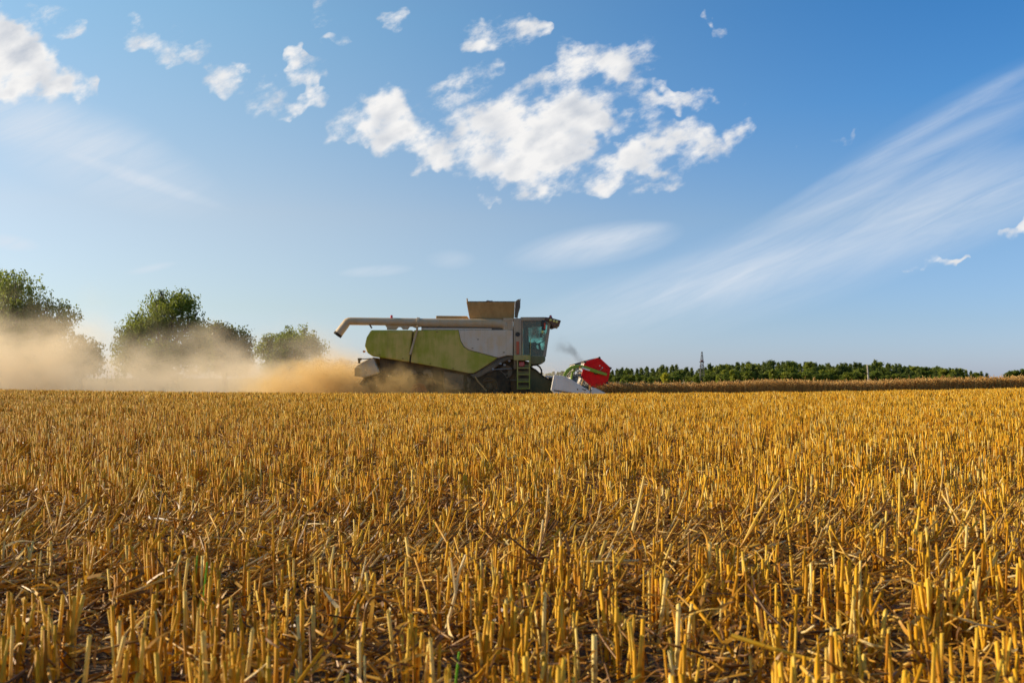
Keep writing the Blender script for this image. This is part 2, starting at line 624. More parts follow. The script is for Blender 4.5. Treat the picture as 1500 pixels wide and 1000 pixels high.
def leaf_mat(name, dark, light, trans=0.35, vary=True):
    m, g, b, o = new_mat(name)
    tone = g.node('ShaderNodeAttribute', attribute_name='tone').outputs['Fac']
    c = g.mix(tone, dark, light)
    own = g.node('ShaderNodeObjectInfo').outputs['Random']
    if vary:
        c = g.mix(1.0, c, g.ramp(own, [(0.0, (0.72, 0.80, 0.85)), (0.5, (1.0, 1.0, 1.0)), (1.0, (1.55, 1.35, 1.0))]), 'MULTIPLY')
    g.put(b.inputs['Base Color'], c)
    b.inputs['Roughness'].default_value = 0.55
    b.inputs['Specular IOR Level'].default_value = 0.3
    tr = g.node('ShaderNodeBsdfTranslucent')
    g.put(tr.inputs['Color'], g.mix(0.5, c, (0.16, 0.20, 0.02)))
    mx = g.node('ShaderNodeMixShader')
    mx.inputs[0].default_value = trans
    m.node_tree.links.new(b.outputs[0], mx.inputs[1])
    m.node_tree.links.new(tr.outputs[0], mx.inputs[2])
    m.node_tree.links.new(mx.outputs[0], o.inputs['Surface'])
    return m


def bark_mat():
    m, g, b, o = new_mat('bark')
    co = g.node('ShaderNodeTexCoord').outputs['Object']
    n_ = g.noise(g.mapping(co, scale=(4, 4, 0.7)), 3.0, 5, 0.6)
    g.put(b.inputs['Base Color'], g.ramp(n_, [(0.3, (0.05, 0.038, 0.026)), (0.7, (0.17, 0.13, 0.09))]))
    b.inputs['Roughness'].default_value = 0.9
    return m


BARK = bark_mat()

# ------------------------------------------------------------------ the field
gm, g, b, o = new_mat('field_soil')
co = g.node('ShaderNodeTexCoord').outputs['Object']
big = g.noise(co, 1.1, 5, 0.6)
fine = g.noise(co, 55.0, 6, 0.7)
bits = g.rng(g.noise(g.mapping(co, scale=(1, 2.6, 1)), 42.0, 3, 0.55, 1.2), 0.52, 0.62)
soil = g.ramp(fine, [(0.3, (0.030, 0.017, 0.007)), (0.7, (0.10, 0.055, 0.020))])
chaff = g.ramp(fine, [(0.35, (0.20, 0.085, 0.015)), (0.65, (0.48, 0.25, 0.05))])
amt = g.m('MULTIPLY', bits, g.rng(big, 0.3, 0.7, 0.35, 0.95))
c = g.mix(amt, soil, chaff)
dist_y = g.sep(co)[1]
fard = g.rng(dist_y, 60.0, 120.0)
c = g.mix(fard, c, g.ramp(big, [(0.3, (0.20, 0.14, 0.04)), (0.7, (0.36, 0.25, 0.08))]))
g.put(b.inputs['Base Color'], c)
b.inputs['Roughness'].default_value = 0.9
bp = g.node('ShaderNodeBump')
bp.inputs['Strength'].default_value = 0.7
bp.inputs['Distance'].default_value = 0.02
g.put(bp.inputs['Height'], fine)
g.put(b.inputs['Normal'], bp.outputs[0])

ys = np.concatenate([np.linspace(-40, -3, 12), np.arange(-2.5, 50, .3), np.linspace(50.5, 140, 50), np.geomspace(150, 5000, 30)])
xs = np.concatenate([-np.geomspace(42, 5000, 24)[::-1], np.arange(-40, 40.1, .6), np.geomspace(42, 5000, 24)])
gx, gy = np.meshgrid(xs, ys)
gv = np.stack([gx, gy, ground(gx, gy)], -1).reshape(-1, 3)
ii = np.arange(len(ys) * len(xs)).reshape(len(ys), len(xs))
gf = np.stack([ii[:-1, :-1], ii[:-1, 1:], ii[1:, 1:], ii[1:, :-1]], -1).reshape(-1, 4)
tag(link('ground', fast_mesh('ground', gv, [gf]), gm), 'harvested wheat field of brown soil strewn with chaff', 'field', kind='structure')

# stubble in drilled rows; a wheel track crosses where stalks lean and break
ROW = 0.165
stub = Bag()
near_stalks = []


def track(y):
    return np.exp(-((y - 3.2) / .42) ** 2) + .5 * np.exp(-((y - 5.6) / .25) ** 2) + .6 * np.exp(-((y - 11.0) / .35) ** 2) + .5 * np.exp(-((y - 16.5) / .5) ** 2)


def plant_rows(y0, y1, per_m, sides, rings, radf, wide):
    yrows = np.arange(math.ceil(y0 / ROW) * ROW, y1, ROW)
    B, Hh = [], []
    for yr in yrows:
        half = 0.54 * yr + wide
        n = int(2 * half * per_m)
        # plants along the row, each with a few tillers
        npl = int(n / 4.0)
        px_ = RNG.uniform(-half, half, npl)
        k = RNG.integers(1, 8, npl)
        x = np.repeat(px_, k) + RNG.normal(0, .013, k.sum())
        y = yr + 0.02 * np.sin(x * .8 + yr) + RNG.normal(0, .017, len(x))
        gap = np.sin(x * 2.1 + yr * 3.3) * np.sin(x * .63 - yr * 1.7) + np.sin(x * 5.3 + yr * 7.1) * .4
        keep = (gap > -0.95) & (RNG.random(len(x)) > .45 * track(y))
        B.append(np.stack([x[keep], y[keep]], 1))
    B = np.concatenate(B)
    n = len(B)
    base = np.stack([B[:, 0], B[:, 1], ground(B[:, 0], B[:, 1]) - .004], 1)
    tr = track(B[:, 1])
    tilt = np.abs(RNG.normal(0, .07, n))
    lean = RNG.random(n) < (.055 + .42 * tr)
    tilt = np.where(lean, RNG.uniform(.2, .95, n), tilt)
    az = np.where(lean & (RNG.random(n) < .72), RNG.normal(.1, .5, n), RNG.uniform(0, 6.28, n))
    dirs = np.stack([np.sin(tilt) * np.cos(az), np.sin(tilt) * np.sin(az), np.cos(tilt)], 1)
    wave = .012 * np.sin(B[:, 0] * 1.3 + B[:, 1] * 2.1) + .008 * np.sin(B[:, 0] * 3.7 - B[:, 1] * .9)
    L = np.clip(RNG.normal(STUB, .015, n) + wave - .025 * tr, .05, .22)
    short = RNG.random(n) < .14
    L = np.where(short, L * RNG.uniform(.35, .8, n), L)
    L = np.where(lean, L * RNG.uniform(.9, 1.35, n) * (1 + .25 * tr), L)
    rad = np.clip(RNG.normal(.0031, .0009, n), .0014, .0054) * radf
    tone = np.clip(RNG.beta(2.2, 2.2, n) + np.where(RNG.random(n) < .07, .35, 0), 0, 1)
    bend = RNG.normal(0, .006, (n, 3)); bend[:, 2] = 0
    return base, dirs, L, rad, tone, bend


TS_N, RS_N, OF_N = [0, .44, .5, .56, 1, 1, 1], [1.12, 1.0, 1.22, .95, .92, .62, .5], [0, 0, 0, 0, 0, -.0004, -.009]


def near_tubes(base, dirs, L, rad, tone, bend):
    return np_tubes(base, dirs, L, rad, 8, TS_N, RS_N, tone, bend, OF_N, True, RNG.normal(0, .9, len(L)) * (RNG.random(len(L)) < .75))


base, dirs, L, rad, tone, bend = plant_rows(1.0, 5.2, 74, 8, 7, 1.0, 3.2)
tops = base + dirs * L[:, None]
inv = np.stack([750 + F * tops[:, 0] / tops[:, 1], 552 + F * (CZ - tops[:, 2]) / tops[:, 1]], 1)
inframe = (inv[:, 0] > 5) & (inv[:, 0] < 1495) & (inv[:, 1] < 985)
order = np.argsort(np.where(inframe, base[:, 1], 99))
single = order[:270]
rest = np.setdiff1d(np.arange(len(base)), single)
for i in single:
    sl = slice(i, i + 1)
    bg_ = Bag()
    bg_.add(near_tubes(np.zeros((1, 3)), dirs[sl], L[sl], rad[sl], tone[sl], bend[sl]))
    near_stalks.append((bg_, base[i]))
stub.add(near_tubes(base[rest], dirs[rest], L[rest], rad[rest], tone[rest], bend[rest]))
stub.add(np_tubes(*(lambda q: (q[0], q[1], q[2], q[3]))(A := plant_rows(5.2, 10.0, 76, 5, 4, 1.0, 3.2)), 6, [0, .46, .5, .54, 1], [1.1, 1, 1.2, .95, .9], A[4], A[5]))
A = plant_rows(10.0, 18.0, 66, 4, 2, 1.12, 3.5)
stub.add(np_tubes(A[0], A[1], A[2], A[3], 4, [0, 1], [1.05, .95], A[4]))
A = plant_rows(18.0, 33.3, 46, 3, 2, 1.35, 4.0)
stub.add(np_tubes(A[0], A[1], A[2], A[3], 3, [0, 1], [1.05, .95], A[4]))
tag(link('stubble', stub.mesh('stubble'), STRAW), 'golden wheat stubble covering the whole field in rows', 'stubble', kind='stuff')
for bg_, p in near_stalks:
    o = link('stubble_stalk', bg_.mesh('stubble_stalk'), STRAW, loc=tuple(p))
    tag(o, 'golden cut wheat stalk of the blurred nearest stubble rows', 'stalk', 'cut stalks of the nearest stubble rows')

# fallen straw and dead leaves
lit_ = Bag()


def scatter(n, y0, y1, wide, zmax):
    y = np.sqrt(RNG.uniform(y0 ** 2, y1 ** 2, n))
    x = RNG.uniform(-1, 1, n) * (.54 * y + wide)
    z = ground(x, y) + .004 + RNG.random(n) ** 2.2 * zmax
    return np.stack([x, y, z], 1)


def flat_dirs(n, up):
    az = RNG.uniform(0, 6.28, n)
    el = RNG.normal(0, up, n)
    return np.stack([np.cos(az) * np.cos(el), np.sin(az) * np.cos(el), np.sin(el)], 1)


for n, y0, y1, wide, sides in ((40000, 1.0, 4.4, 3.0, 6), (44000, 4.4, 10, 3.0, 4), (32000, 10, 26, 3.5, 3)):
    p = scatter(n, y0, y1, wide, .10)
    lit_.add(np_tubes(p, flat_dirs(n, .30), RNG.gamma(2.0, .026, n) + .015, np.clip(RNG.normal(.0022, .0006, n), .001, .004) * (1 if y0 < 8 else 1.4), sides, [0, .5, 1], [.9, 1.05, .9], np.clip(RNG.beta(2, 1.7, n), 0, 1), RNG.normal(0, .012, (n, 3))))
# broken straw lying in the wheel track
n = 6000
p = np.stack([RNG.uniform(-5.0, 5.0, n), RNG.normal(3.2, .4, n), np.zeros(n)], 1)
p[:, 2] = ground(p[:, 0], p[:, 1]) + .01 + RNG.random(n) * .05
az = RNG.normal(.25, .7, n); el = np.abs(RNG.normal(.35, .4, n))
lit_.add(np_tubes(p, np.stack([np.cos(az) * np.cos(el), np.sin(az) * np.cos(el), np.sin(el)], 1), RNG.uniform(.05, .2, n), RNG.uniform(.0016, .0034, n), 6, [0, .5, 1], [.9, 1.05, .9], RNG.beta(3.6, 1.3, n), RNG.normal(0, .01, (n, 3))))
for n, y0, y1, wide, seg_ in ((46000, 1.0, 4.6, 3.0, 6), (36000, 4.6, 12, 3.0, 4)):
    p = scatter(n, y0, y1, wide, .115)
    lit_.add(np_ribbons(p, flat_dirs(n, .6), np.minimum(RNG.gamma(2.2, .022, n) + .02, .11), RNG.uniform(.003, .009, n), seg_, RNG.normal(0, 1.3, (n, 3)) - np.array([0, 0, .6]), np.clip(RNG.beta(1.6, 2.0, n), 0, 1)))
# loose sheaths peeling off the nearer stalks
j = RNG.integers(0, len(base), 11000)
t = RNG.uniform(.15, .95, len(j))
pb = base[j] + dirs[j] * (L[j] * t)[:, None]
az = RNG.uniform(0, 6.28, len(j)); el = RNG.uniform(-.4, 1.4, len(j))
lit_.add(np_ribbons(pb, np.stack([np.cos(az) * np.cos(el), np.sin(az) * np.cos(el), np.sin(el)], 1), RNG.uniform(.02, .10, len(j)), RNG.uniform(.003, .008, len(j)), 6, RNG.normal(0, .9, (len(j), 3)) - np.array([0, 0, 1.3]), np.clip(RNG.beta(1.8, 1.8, len(j)) + .05, 0, 1)))
tag(link('straw_litter', lit_.mesh('straw_litter'), LITTER), 'broken straw and curled dead leaves fallen between the stubble rows', 'straw', kind='stuff')


# a few pieces that stand out singly
def curved_straw(name, pts, r, mat, tone_, label, cat, flat=False):
    mb = MB()
    pts = [Vector(p) for p in pts]
    fine_ = []
    for i in range(len(pts) - 1):
        p0 = pts[max(i - 1, 0)]; p1 = pts[i]; p2 = pts[i + 1]; p3 = pts[min(i + 2, len(pts) - 1)]
        for k in range(5):
            t = k / 5
            fine_.append(0.5 * ((2 * p1) + (p2 - p0) * t + (2 * p0 - 5 * p1 + 4 * p2 - p3) * t * t + (3 * p1 - p0 - 3 * p2 + p3) * t ** 3))
    fine_.append(pts[-1])
    mb.tube(fine_, [r * (1.1 - .35 * i / len(fine_)) for i in range(len(fine_))], 7)
    o = mb.build(name, mat, None, smooth=True)
    a = o.data.attributes.new('tone', 'FLOAT', 'POINT')
    a.data.foreach_set('value', [tone_] * len(o.data.vertices))
    a = o.data.attributes.new('along', 'FLOAT', 'POINT')
    a.data.foreach_set('value', [0.2] * len(o.data.vertices))
    return tag(o, label, cat)


def at(px, py, Y):
    return (X(px, Y), Y, Z(py, Y))


Ys = 2.1
curved_straw('split_straw', [at(652, 930, Ys), at(660, 900, Ys), at(668, 868, Ys), at(672, 842, Ys), at(683, 812, Ys)], .0034, LITTER, 1.05, 'pale bleached straw with a forked top leaning among golden stubble', 'straw')
f_ = bpy.data.objects['split_straw']
mb = MB().tube([Vector(at(668, 868, Ys)) , Vector(at(665, 842, Ys)), Vector(at(661, 817, Ys))], [.003, .0026, .002], 6)
fk = mb.build('fork', LITTER, f_, smooth=True)
for an, vv in (('tone', 1.05), ('along', .2)):
    a = fk.data.attributes.new(an, 'FLOAT', 'POINT'); a.data.foreach_set('value', [vv] * len(fk.data.vertices))
curved_straw('arched_leaf', [at(534, 925, 1.85), at(540, 885, 1.85), at(554, 874, 1.87), at(570, 884, 1.89), at(584, 905, 1.91), at(577, 935, 1.91)], .0028, LITTER, .38, 'thin brown dead leaf arching over in a loop near the ground', 'leaf')
curved_straw('fallen_straw', [at(1068, 930, 1.74), at(1130, 950, 1.71), at(1192, 968, 1.68)], .0038, STRAW, .62, 'yellow straw lying aslant across the stubble in one long line', 'straw')
curved_straw('leaning_straw', [at(925, 780, 3.0), at(934, 740, 3.0), at(943, 697, 3.0)], .0048, STRAW, .95, 'pale stout straw leaning tall above the trampled wheel track', 'straw')
curved_straw('leaning_straw', [at(1085, 800, 2.95), at(1105, 760, 2.95), at(1128, 722, 2.97), at(1140, 700, 3.0)], .0040, STRAW, .8, 'long golden straw leaning over the trampled track under the pale wheat edge', 'straw')
for px, py, Y, h, lab in ((302, 868, 2.3, .09, 'single bright green grass blade sprouting between straw stalks'), (288, 858, 2.35, .07, 'darker green grass blade sprouting beside a taller brighter blade'), (668, 1000, 1.7, .05, 'short blue green shoot at the foot of a cut stalk')):
    x_, z_ = X(px, Y), float(ground(X(px, Y), Y))
    top = Z(py - 45, Y)
    curved_straw('grass_blade', [(x_ - .004, Y, z_), (x_, Y, z_ + (top - z_) * .5), (x_ + .006, Y + .004, top)], .0024, GREEN_GRASS, .9 if px > 300 else .5, lab, 'grass')

# standing wheat to the right, ahead of the header
crop = Bag()


def stand(n, x0, x1, y0, y1, sides, full):
    x = RNG.uniform(x0, x1, n); y = RNG.uniform(y0, y1, n)
    H = np.clip(RNG.normal(.60, .055, n) + .05 * np.sin(x * .9) * np.sin(y * .7 + x * .3), .42, .80)
    z = ground(x, y)
    base_ = np.stack([x, y, z], 1)
    if not full:
        base_[:, 2] += H * .5
        H = H * .5
    tl = np.abs(RNG.normal(0, .09, n)); az_ = RNG.uniform(0, 6.28, n)
    d_ = np.stack([np.sin(tl) * np.cos(az_), np.sin(tl) * np.sin(az_), np.cos(tl)], 1)
    tn = np.clip(RNG.beta(2, 2.2, n), 0, 1)
    crop.add(np_tubes(base_, d_, H, np.full(n, .0034), 3, [0, 1], [1, .8], tn))
    tip = base_ + d_ * H[:, None]
    az2 = RNG.uniform(0, 6.28, n); el_ = RNG.normal(.35, .55, n)
    de = np.stack([np.cos(az2) * np.cos(el_), np.sin(az2) * np.cos(el_), np.sin(el_)], 1)
    crop.add(np_tubes(tip, de, RNG.uniform(.07, .10, n), np.full(n, .0085), sides, [0, .3, .75, 1], [.5, 1, .9, .25], np.clip(tn + .12, 0, 1)))
    k = n // 2
    j = RNG.integers(0, n, k)
    pl = base_[j] + d_[j] * (H[j] * RNG.uniform(.2, .8, k))[:, None]
    crop.add(np_ribbons(pl, flat_dirs(k, .7), RNG.uniform(.1, .25, k), RNG.uniform(.006, .012, k), 3, RNG.normal(0, .6, (k, 3)) - np.array([0, 0, 1.1]), np.clip(RNG.beta(1.6, 2.4, k), 0, 1)))


HX = X(868, 33.6)
stand(42000, HX, 34, 33.7, 35.0, 4, True)
stand(20000, HX, 34, 35.0, 38, 4, True)
stand(34000, HX, 40, 38, 58, 3, False)
tag(link('wheat_crop', crop.mesh('wheat_crop'), RIPE), 'uncut ripe wheat standing along the edge of the stubble', 'wheat', kind='stuff')

# ------------------------------------------------------------------ combine harvester
M_GREEN = paint('green_paint', (0.30, 0.30, 0.008), (0.60, 0.43, 0.12), amount=0.60, rough=0.38, scale=0.9)
M_GREY = paint('pale_grey_paint', (0.62, 0.53, 0.42), (0.62, 0.44, 0.25), 0.60, 0.42, scale=0.9)
M_PIPE = paint('dusty_pipe_paint', (0.48, 0.37, 0.24), (0.50, 0.33, 0.16), 0.62, 0.5)
M_BROWN = paint('grain_tank_sheet', (0.38, 0.22, 0.075), (0.52, 0.33, 0.13), 0.55, 0.55)
M_DARK = paint('dark_machinery', (0.040, 0.029, 0.018), (0.22, 0.14, 0.06), 0.50, 0.6)
M_MECH = paint('grey_machinery', (0.10, 0.078, 0.055), (0.25, 0.17, 0.09), 0.50, 0.55)
M_FEED = paint('feeder_housing', (0.17, 0.16, 0.055), (0.34, 0.25, 0.11), 0.55, 0.55)
M_LADDER = paint('ladder_green', (0.27, 0.29, 0.02), (0.42, 0.32, 0.12), 0.58, 0.45)
M_RUBBER = paint('rubber', (0.016, 0.013, 0.009), (0.12, 0.08, 0.04), 0.50, 0.8)
M_CABF = paint('cab_frame', (0.34, 0.26, 0.18), (0.54, 0.39, 0.22), 0.55, 0.45)
M_RED = paint('red_paint', (0.84, 0.004, 0.010), (0.50, 0.14, 0.04), 0.08, 0.45)
M_RIM = paint('red_wheel_rim', (0.62, 0.06, 0.02), (0.34, 0.18, 0.09), 0.35, 0.5)
M_WHITE = paint('white_header_paint', (0.80, 0.74, 0.65), (0.58, 0.48, 0.34), 0.22, 0.35)
M_LIME = paint('clean_green_paint', (0.23, 0.38, 0.012), (0.33, 0.30, 0.10), 0.20, 0.35)
M_STEEL = paint('worn_steel', (0.32, 0.31, 0.30), (0.30, 0.24, 0.16), 0.40, 0.4, 0.6)
M_BLACK = paint('black_plastic', (0.015, 0.015, 0.015), (0.12, 0.10, 0.07), 0.25, 0.4)
M_CHOP = paint('dust_caked_hood', (0.50, 0.42, 0.30), (0.56, 0.42, 0.24), 0.70, 0.6)
M_VISOR = paint('maroon_visor', (0.11, 0.045, 0.03), (0.24, 0.14, 0.08), 0.35, 0.5)
M_ORANGE = paint('orange_plastic', (0.75, 0.22, 0.02), amount=0.12)


def lens(name, col):
    m, g, b, o = new_mat(name)
    b.inputs['Base Color'].default_value = col4(col)
    b.inputs['Roughness'].default_value = 0.15
    b.inputs['Coat Weight'].default_value = 0.6
    return m


M_LENS_RED = lens('red_lens', (0.55, 0.02, 0.02))
M_LENS_CLEAR = lens('clear_lens', (0.75, 0.72, 0.6))
M_LENS_YEL = lens('yellow_lens', (0.75, 0.65, 0.15))

m, g, b, o = new_mat('tinted_cab_glass')
tr = g.node('ShaderNodeBsdfTransparent')
co = g.node('ShaderNodeTexCoord').outputs['Object']
film = g.rng(g.noise(co, 1.6, 5, 0.6), 0.40, 0.66, 0.08, 0.62)
tr.inputs['Color'].default_value = (0.74, 0.95, 0.90, 1)
gl = g.node('ShaderNodeBsdfGlossy')
gl.inputs['Roughness'].default_value = 0.04
df = g.node('ShaderNodeBsdfDiffuse')
df.inputs['Color'].default_value = (0.26, 0.19, 0.11, 1)
fr = g.node('ShaderNodeFresnel'); fr.inputs[0].default_value = 1.5
m1 = g.node('ShaderNodeMixShader'); m2 = g.node('ShaderNodeMixShader')
L_ = m.node_tree.links
L_.new(film, m1.inputs[0]); L_.new(tr.outputs[0], m1.inputs[1]); L_.new(df.outputs[0], m1.inputs[2])
L_.new(fr.outputs[0], m2.inputs[0]); L_.new(m1.outputs[0], m2.inputs[1]); L_.new(gl.outputs[0], m2.inputs[2])
L_.new(m2.outputs[0], o.inputs['Surface'])
M_GLASS = m

YN = 36.4                                  # near side of the body
CX, CY = X(668, 38.0), 38.0
GZ = float(ground(CX, CY))
combine = empty('combine_harvester', (CX, CY, GZ), 'dusty green and grey combine harvester cutting the ripe wheat with a red reel', 'combine harvester')
C = combine


def P3(px, py, Y):
    return (X(px, Y), Y, Z(py, Y))


# body shell and side panels
MB().pxprism([(546, 486), (617, 486), (617, 478), (752, 478), (752, 467), (763, 467), (763, 527), (752, 527), (735, 532), (700, 546), (688, 547), (640, 538), (600, 530), (560, 524), (548, 518), (545, 500)], YN + .12, 2.9).build('body', M_MECH, C, .02)
rear = MB().pxprism([(543, 483.3), (604.5, 483.3), (599.5, 530.5), (575, 526.6), (546, 522), (537.5, 516.5), (534, 506), (536.5, 494)], YN, 3.15).build('rear_hood', M_GREEN, C, .06, seg=3)
MB().pxprism([(606.5, 483.3), (671.2, 483.3), (674.5, 499), (679, 507.5), (686, 512.5), (706, 517.8), (729, 524.2), (716, 533), (700, 543), (694, 546.3), (687, 546.6), (640, 537.3), (601.8, 530.6)], YN, .11).build('side_panel', M_GREEN, C, .025, seg=3)
MB().pxprism([(671.5, 483.3), (751.3, 483.3), (751.3, 521), (742, 520.6), (730.2, 524.0), (706, 517.4), (686.3, 512.1), (679.5, 507.2), (674.9, 498.8)], YN, .11).build('service_panel', M_GREY, C, .025, seg=3)
MB().tube([P3(611.5, 477, YN - .06), P3(610.5, 485, YN - .07), P3(600.8, 519, YN - .06)], .038, 8).build('prop_strut', M_PIPE, C, smooth=True)
for px, py in ((556, 519.5), (590, 525), (630, 532.5), (664, 539.5), (640, 486), (692, 510), (700, 497), (738, 516), (657, 541)):
    MB().pxprism([(px - 1.3, py - .5), (px + 1.3, py - .5), (px + 1.3, py + .5), (px - 1.3, py + .5)], YN - .018, .025).build('latch', M_DARK, C, .004)
# curved guard under the panels
MB().pxprism([(688, 548), (697, 547), (718, 535.5), (733, 526.5), (743, 522.5), (752, 522.5), (752, 526), (744, 527), (736, 531), (722, 541), (703, 552), (694, 554)], YN + .03, .35).build('wheel_guard', M_MECH, C, .02)
# lower side with its drives
MB().pxprism([(556, 521), (600, 527), (640, 535), (688, 544), (752, 522), (757, 525), (776, 530), (776, 590), (600, 590), (572, 560), (556, 546)], YN + .30, 2.5).build('chassis', M_DARK, C, .02)
MB().pxprism([(650, 543.5), (679, 549), (679, 571), (650, 571)], YN + .10, .25).build('side_box', M_MECH, C, .03)
MB().pxprism([(684, 552), (700, 556), (698, 572), (684, 572)], YN + .16, .2).build('battery_box', M_MECH, C, .02)
for px, py, r in ((601, 553, .30), (625, 549, .20), (741, 544, .24), (583, 545, .17)):
    MB().lathe_y(X(px, YN), Z(py, YN), [(YN + .30, r * .3), (YN + .16, r * .3), (YN + .16, r), (YN + .20, r), (YN + .20, r * .86), (YN + .24, r * .84), (YN + .24, r), (YN + .28, r), (YN + .28, 0)], 32).build('drive_pulley', M_MECH, C, smooth=True)
MB().pxprism([(583, 541), (602, 545.5), (626, 543.5), (626, 545.2), (602, 547.3), (583, 543)], YN + .19, .06).build('drive_belt', M_RUBBER, C)
MB().tube([P3(696, 551, YN - .02), P3(700, 558, YN - .03), P3(713, 573, YN)], .028, 6).build('stay_rod', M_BROWN, C)
MB().tube([P3(706, 548, YN + .1), P3(725, 541, YN + .1), P3(750, 540, YN + .12)], .022, 6).build('hydraulic_pipe', M_STEEL, C, smooth=True)
MB().tube([P3(704, 558, YN + .2), P3(730, 556, YN + .2), P3(756, 557, YN + .2)], .03, 6).build('hydraulic_pipe', M_MECH, C, smooth=True)
for px, py in ((733, 532), (746, 528), (722, 540), (739, 534)):
    MB().lathe_y(X(px, YN), Z(py, YN), [(YN + .02, .0), (YN, .045), (YN + .03, .05), (YN + .3, .05)], 12).build('bolt_cap', M_STEEL, C, smooth=True)

# top deck
MB().pxprism([(620, 467.5), (737, 467.5), (737, 480), (620, 480)], YN + .62, 2.0).build('engine_deck', M_DARK, C, .02)
MB().pxprism([(638.5, 462.3), (684.5, 462.8), (684.5, 468), (638.5, 468)], YN + .7, 1.9).build('engine_cover', M_BROWN, C, .02)
MB().pxprism([(617, 480.6), (720, 480.9), (720, 482.9), (617, 482.9)], YN + .04, .10).build('top_rail', M_GREY, C)
gb = MB().pxprism([(737.5, 466), (751.5, 466), (751.5, 483), (737.5, 483)], YN + .08, 2.9)
for i in range(7):
    gb.pxprism([(738.2 + i * 2, 466.8), (739.2 + i * 2, 466.8), (739.2 + i * 2, 482.5), (738.2 + i * 2, 482.5)], YN + .05, .03)
gb.build('grille_box', M_GREY, C)
pil = MB().pxprism([(752.3, 466), (763.5, 466), (763.5, 521), (752.3, 521)], YN + .02, .6).build('cab_pillar', M_CABF, C, .03)
MB().lathe_y(X(758.4, YN), Z(489.5, YN), [(YN + .012, 0), (YN - .002, .03), (YN - .002, .085), (YN + .03, .085)], 20).build('oval_recess', M_BLACK, pil, smooth=True)
MB().pxprism([(756.4, 500), (760.5, 500), (760.5, 519), (756.4, 519)], YN - .01, .04).build('reflector_strip', M_RIM, pil, .008)
MB().tube([P3(753.6, 484, YN - .02), P3(753.6, 518, YN - .02)], .012, 6).build('grab_rail', M_PIPE, C)

# grain tank extension: an open flared hopper
Yt0, Yt1 = YN + .35, YN + 2.75
MB().quad(P3(688.7, 465.5, Yt0), P3(752.8, 465.5, Yt0), P3(754.3, 442.2, Yt0 - .22), P3(684.6, 442.2, Yt0 - .22), .03).build('tank_panel', M_BROWN, C)
MB().quad((X(752.8, Yt0), Yt1, Z(465.5, Yt0)), (X(688.7, Yt0), Yt1, Z(465.5, Yt0)), (X(684.6, Yt0), Yt1 + .22, Z(442.2, Yt0)), (X(754.3, Yt0), Yt1 + .22, Z(442.2, Yt0)), .03).build('tank_panel', M_BROWN, C)
MB().quad((X(688.7, Yt0), Yt1, Z(465.5, Yt0)), (X(688.7, Yt0), Yt0 + .04, Z(465.5, Yt0)), (X(684.6, Yt0), Yt0 - .16, Z(442.2, Yt0)), (X(684.6, Yt0), Yt1 + .2, Z(442.2, Yt0)), .03).build('tank_panel', M_BROWN, C)
MB().quad((X(756.5, Yt0), Yt0 + .06, Z(465.5, Yt0)), (X(756.5, Yt0), Yt1, Z(465.5, Yt0)), (X(761.5, Yt0), Yt1 + .2, Z(438, Yt0)), (X(761.5, Yt0), Yt0 - .14, Z(438, Yt0)), .03).build('tank_panel', M_MECH, C)
MB().pxprism([(753.6, 465.3), (757.5, 465.3), (762.2, 450), (762.3, 441), (760.4, 437.8), (757.5, 439.2), (754.6, 441.8)], Yt0 - .12, .04).build('tank_gusset', M_MECH, C, .01)
MB().tube([P3(684.3, 442, Yt0 - .22), P3(754.4, 442, Yt0 - .22)], .022, 6).build('tank_rim', M_DARK, C)
MB().tube([P3(684.8, 443, Yt0 - .2), P3(684, 437, Yt0 - .2)], .028, 6).build('corner_post', M_BROWN, C)
MB().tube([P3(712, 441.6, Yt0 - .1), P3(714, 440.2, Yt0 - .05), P3(718, 441.2, Yt0), P3(721, 440.6, Yt0 + .1)], .02, 6).build('latch', M_STEEL, C)

# unloading auger folded back along the roof
Ya = YN + .20
aug = MB()
aug.tube([P3(742, 486, Ya), P3(741.5, 479, Ya), P3(738, 475, Ya), P3(730, 473.8, Ya), P3(613, 472.6, Ya)], [.15, .165, .172, .166, .160], 24)
aug.tube([P3(614, 471.6, Ya), P3(513, 470.4, Ya)], .140, 24)
aug.build('unloading_auger', M_PIPE, C, smooth=True)
aug_o = bpy.data.objects['unloading_auger']
MB().tube([P3(615, 472.2, Ya), P3(610.5, 472.2, Ya)], .178, 24).build('flange', M_PIPE, aug_o, .01)
MB().tube([P3(518, 470.4, Ya), P3(511.5, 470.3, Ya), P3(508.5, 471.5, Ya), P3(506.5, 474, Ya), P3(495.4, 488.9, Ya)], [.138, .140, .146, .150, .158], 24).build('spout', M_PIPE, aug_o, smooth=True)
MB().tube([P3(496.0, 488.0, Ya), P3(493.6, 491.3, Ya)], .164, 24).build('spout_boot', M_RUBBER, aug_o, smooth=True)
br = MB().pxprism([(565.5, 475), (612, 475), (612, 480.5), (608, 480.5), (604, 478.5), (600, 478.5), (597, 482.5), (590, 482.5), (587, 479), (583.5, 479), (580, 483), (566.5, 483), (566.5, 480), (564, 476.5)], Ya - .04, .08)
br.build('auger_saddle', M_PIPE, C, .01)
MB().tube([P3(541.2, 475.5, Ya - .05), P3(544.5, 480.6, Ya - .05)], .032, 6).build('work_lamp', M_DARK, C)
MB().tube([P3(573.3, 466.5, Ya), P3(573.3, 462.3, Ya), P3(573.3, 461.4, Ya)], [.05, .045, .02], 12).build('rear_beacon', M_LENS_RED, C, smooth=True)
MB().tube([P3(611.5, 468, Ya - .02), P3(612, 465.2, Ya)], .04, 8).build('flange_clip', M_DARK, C)

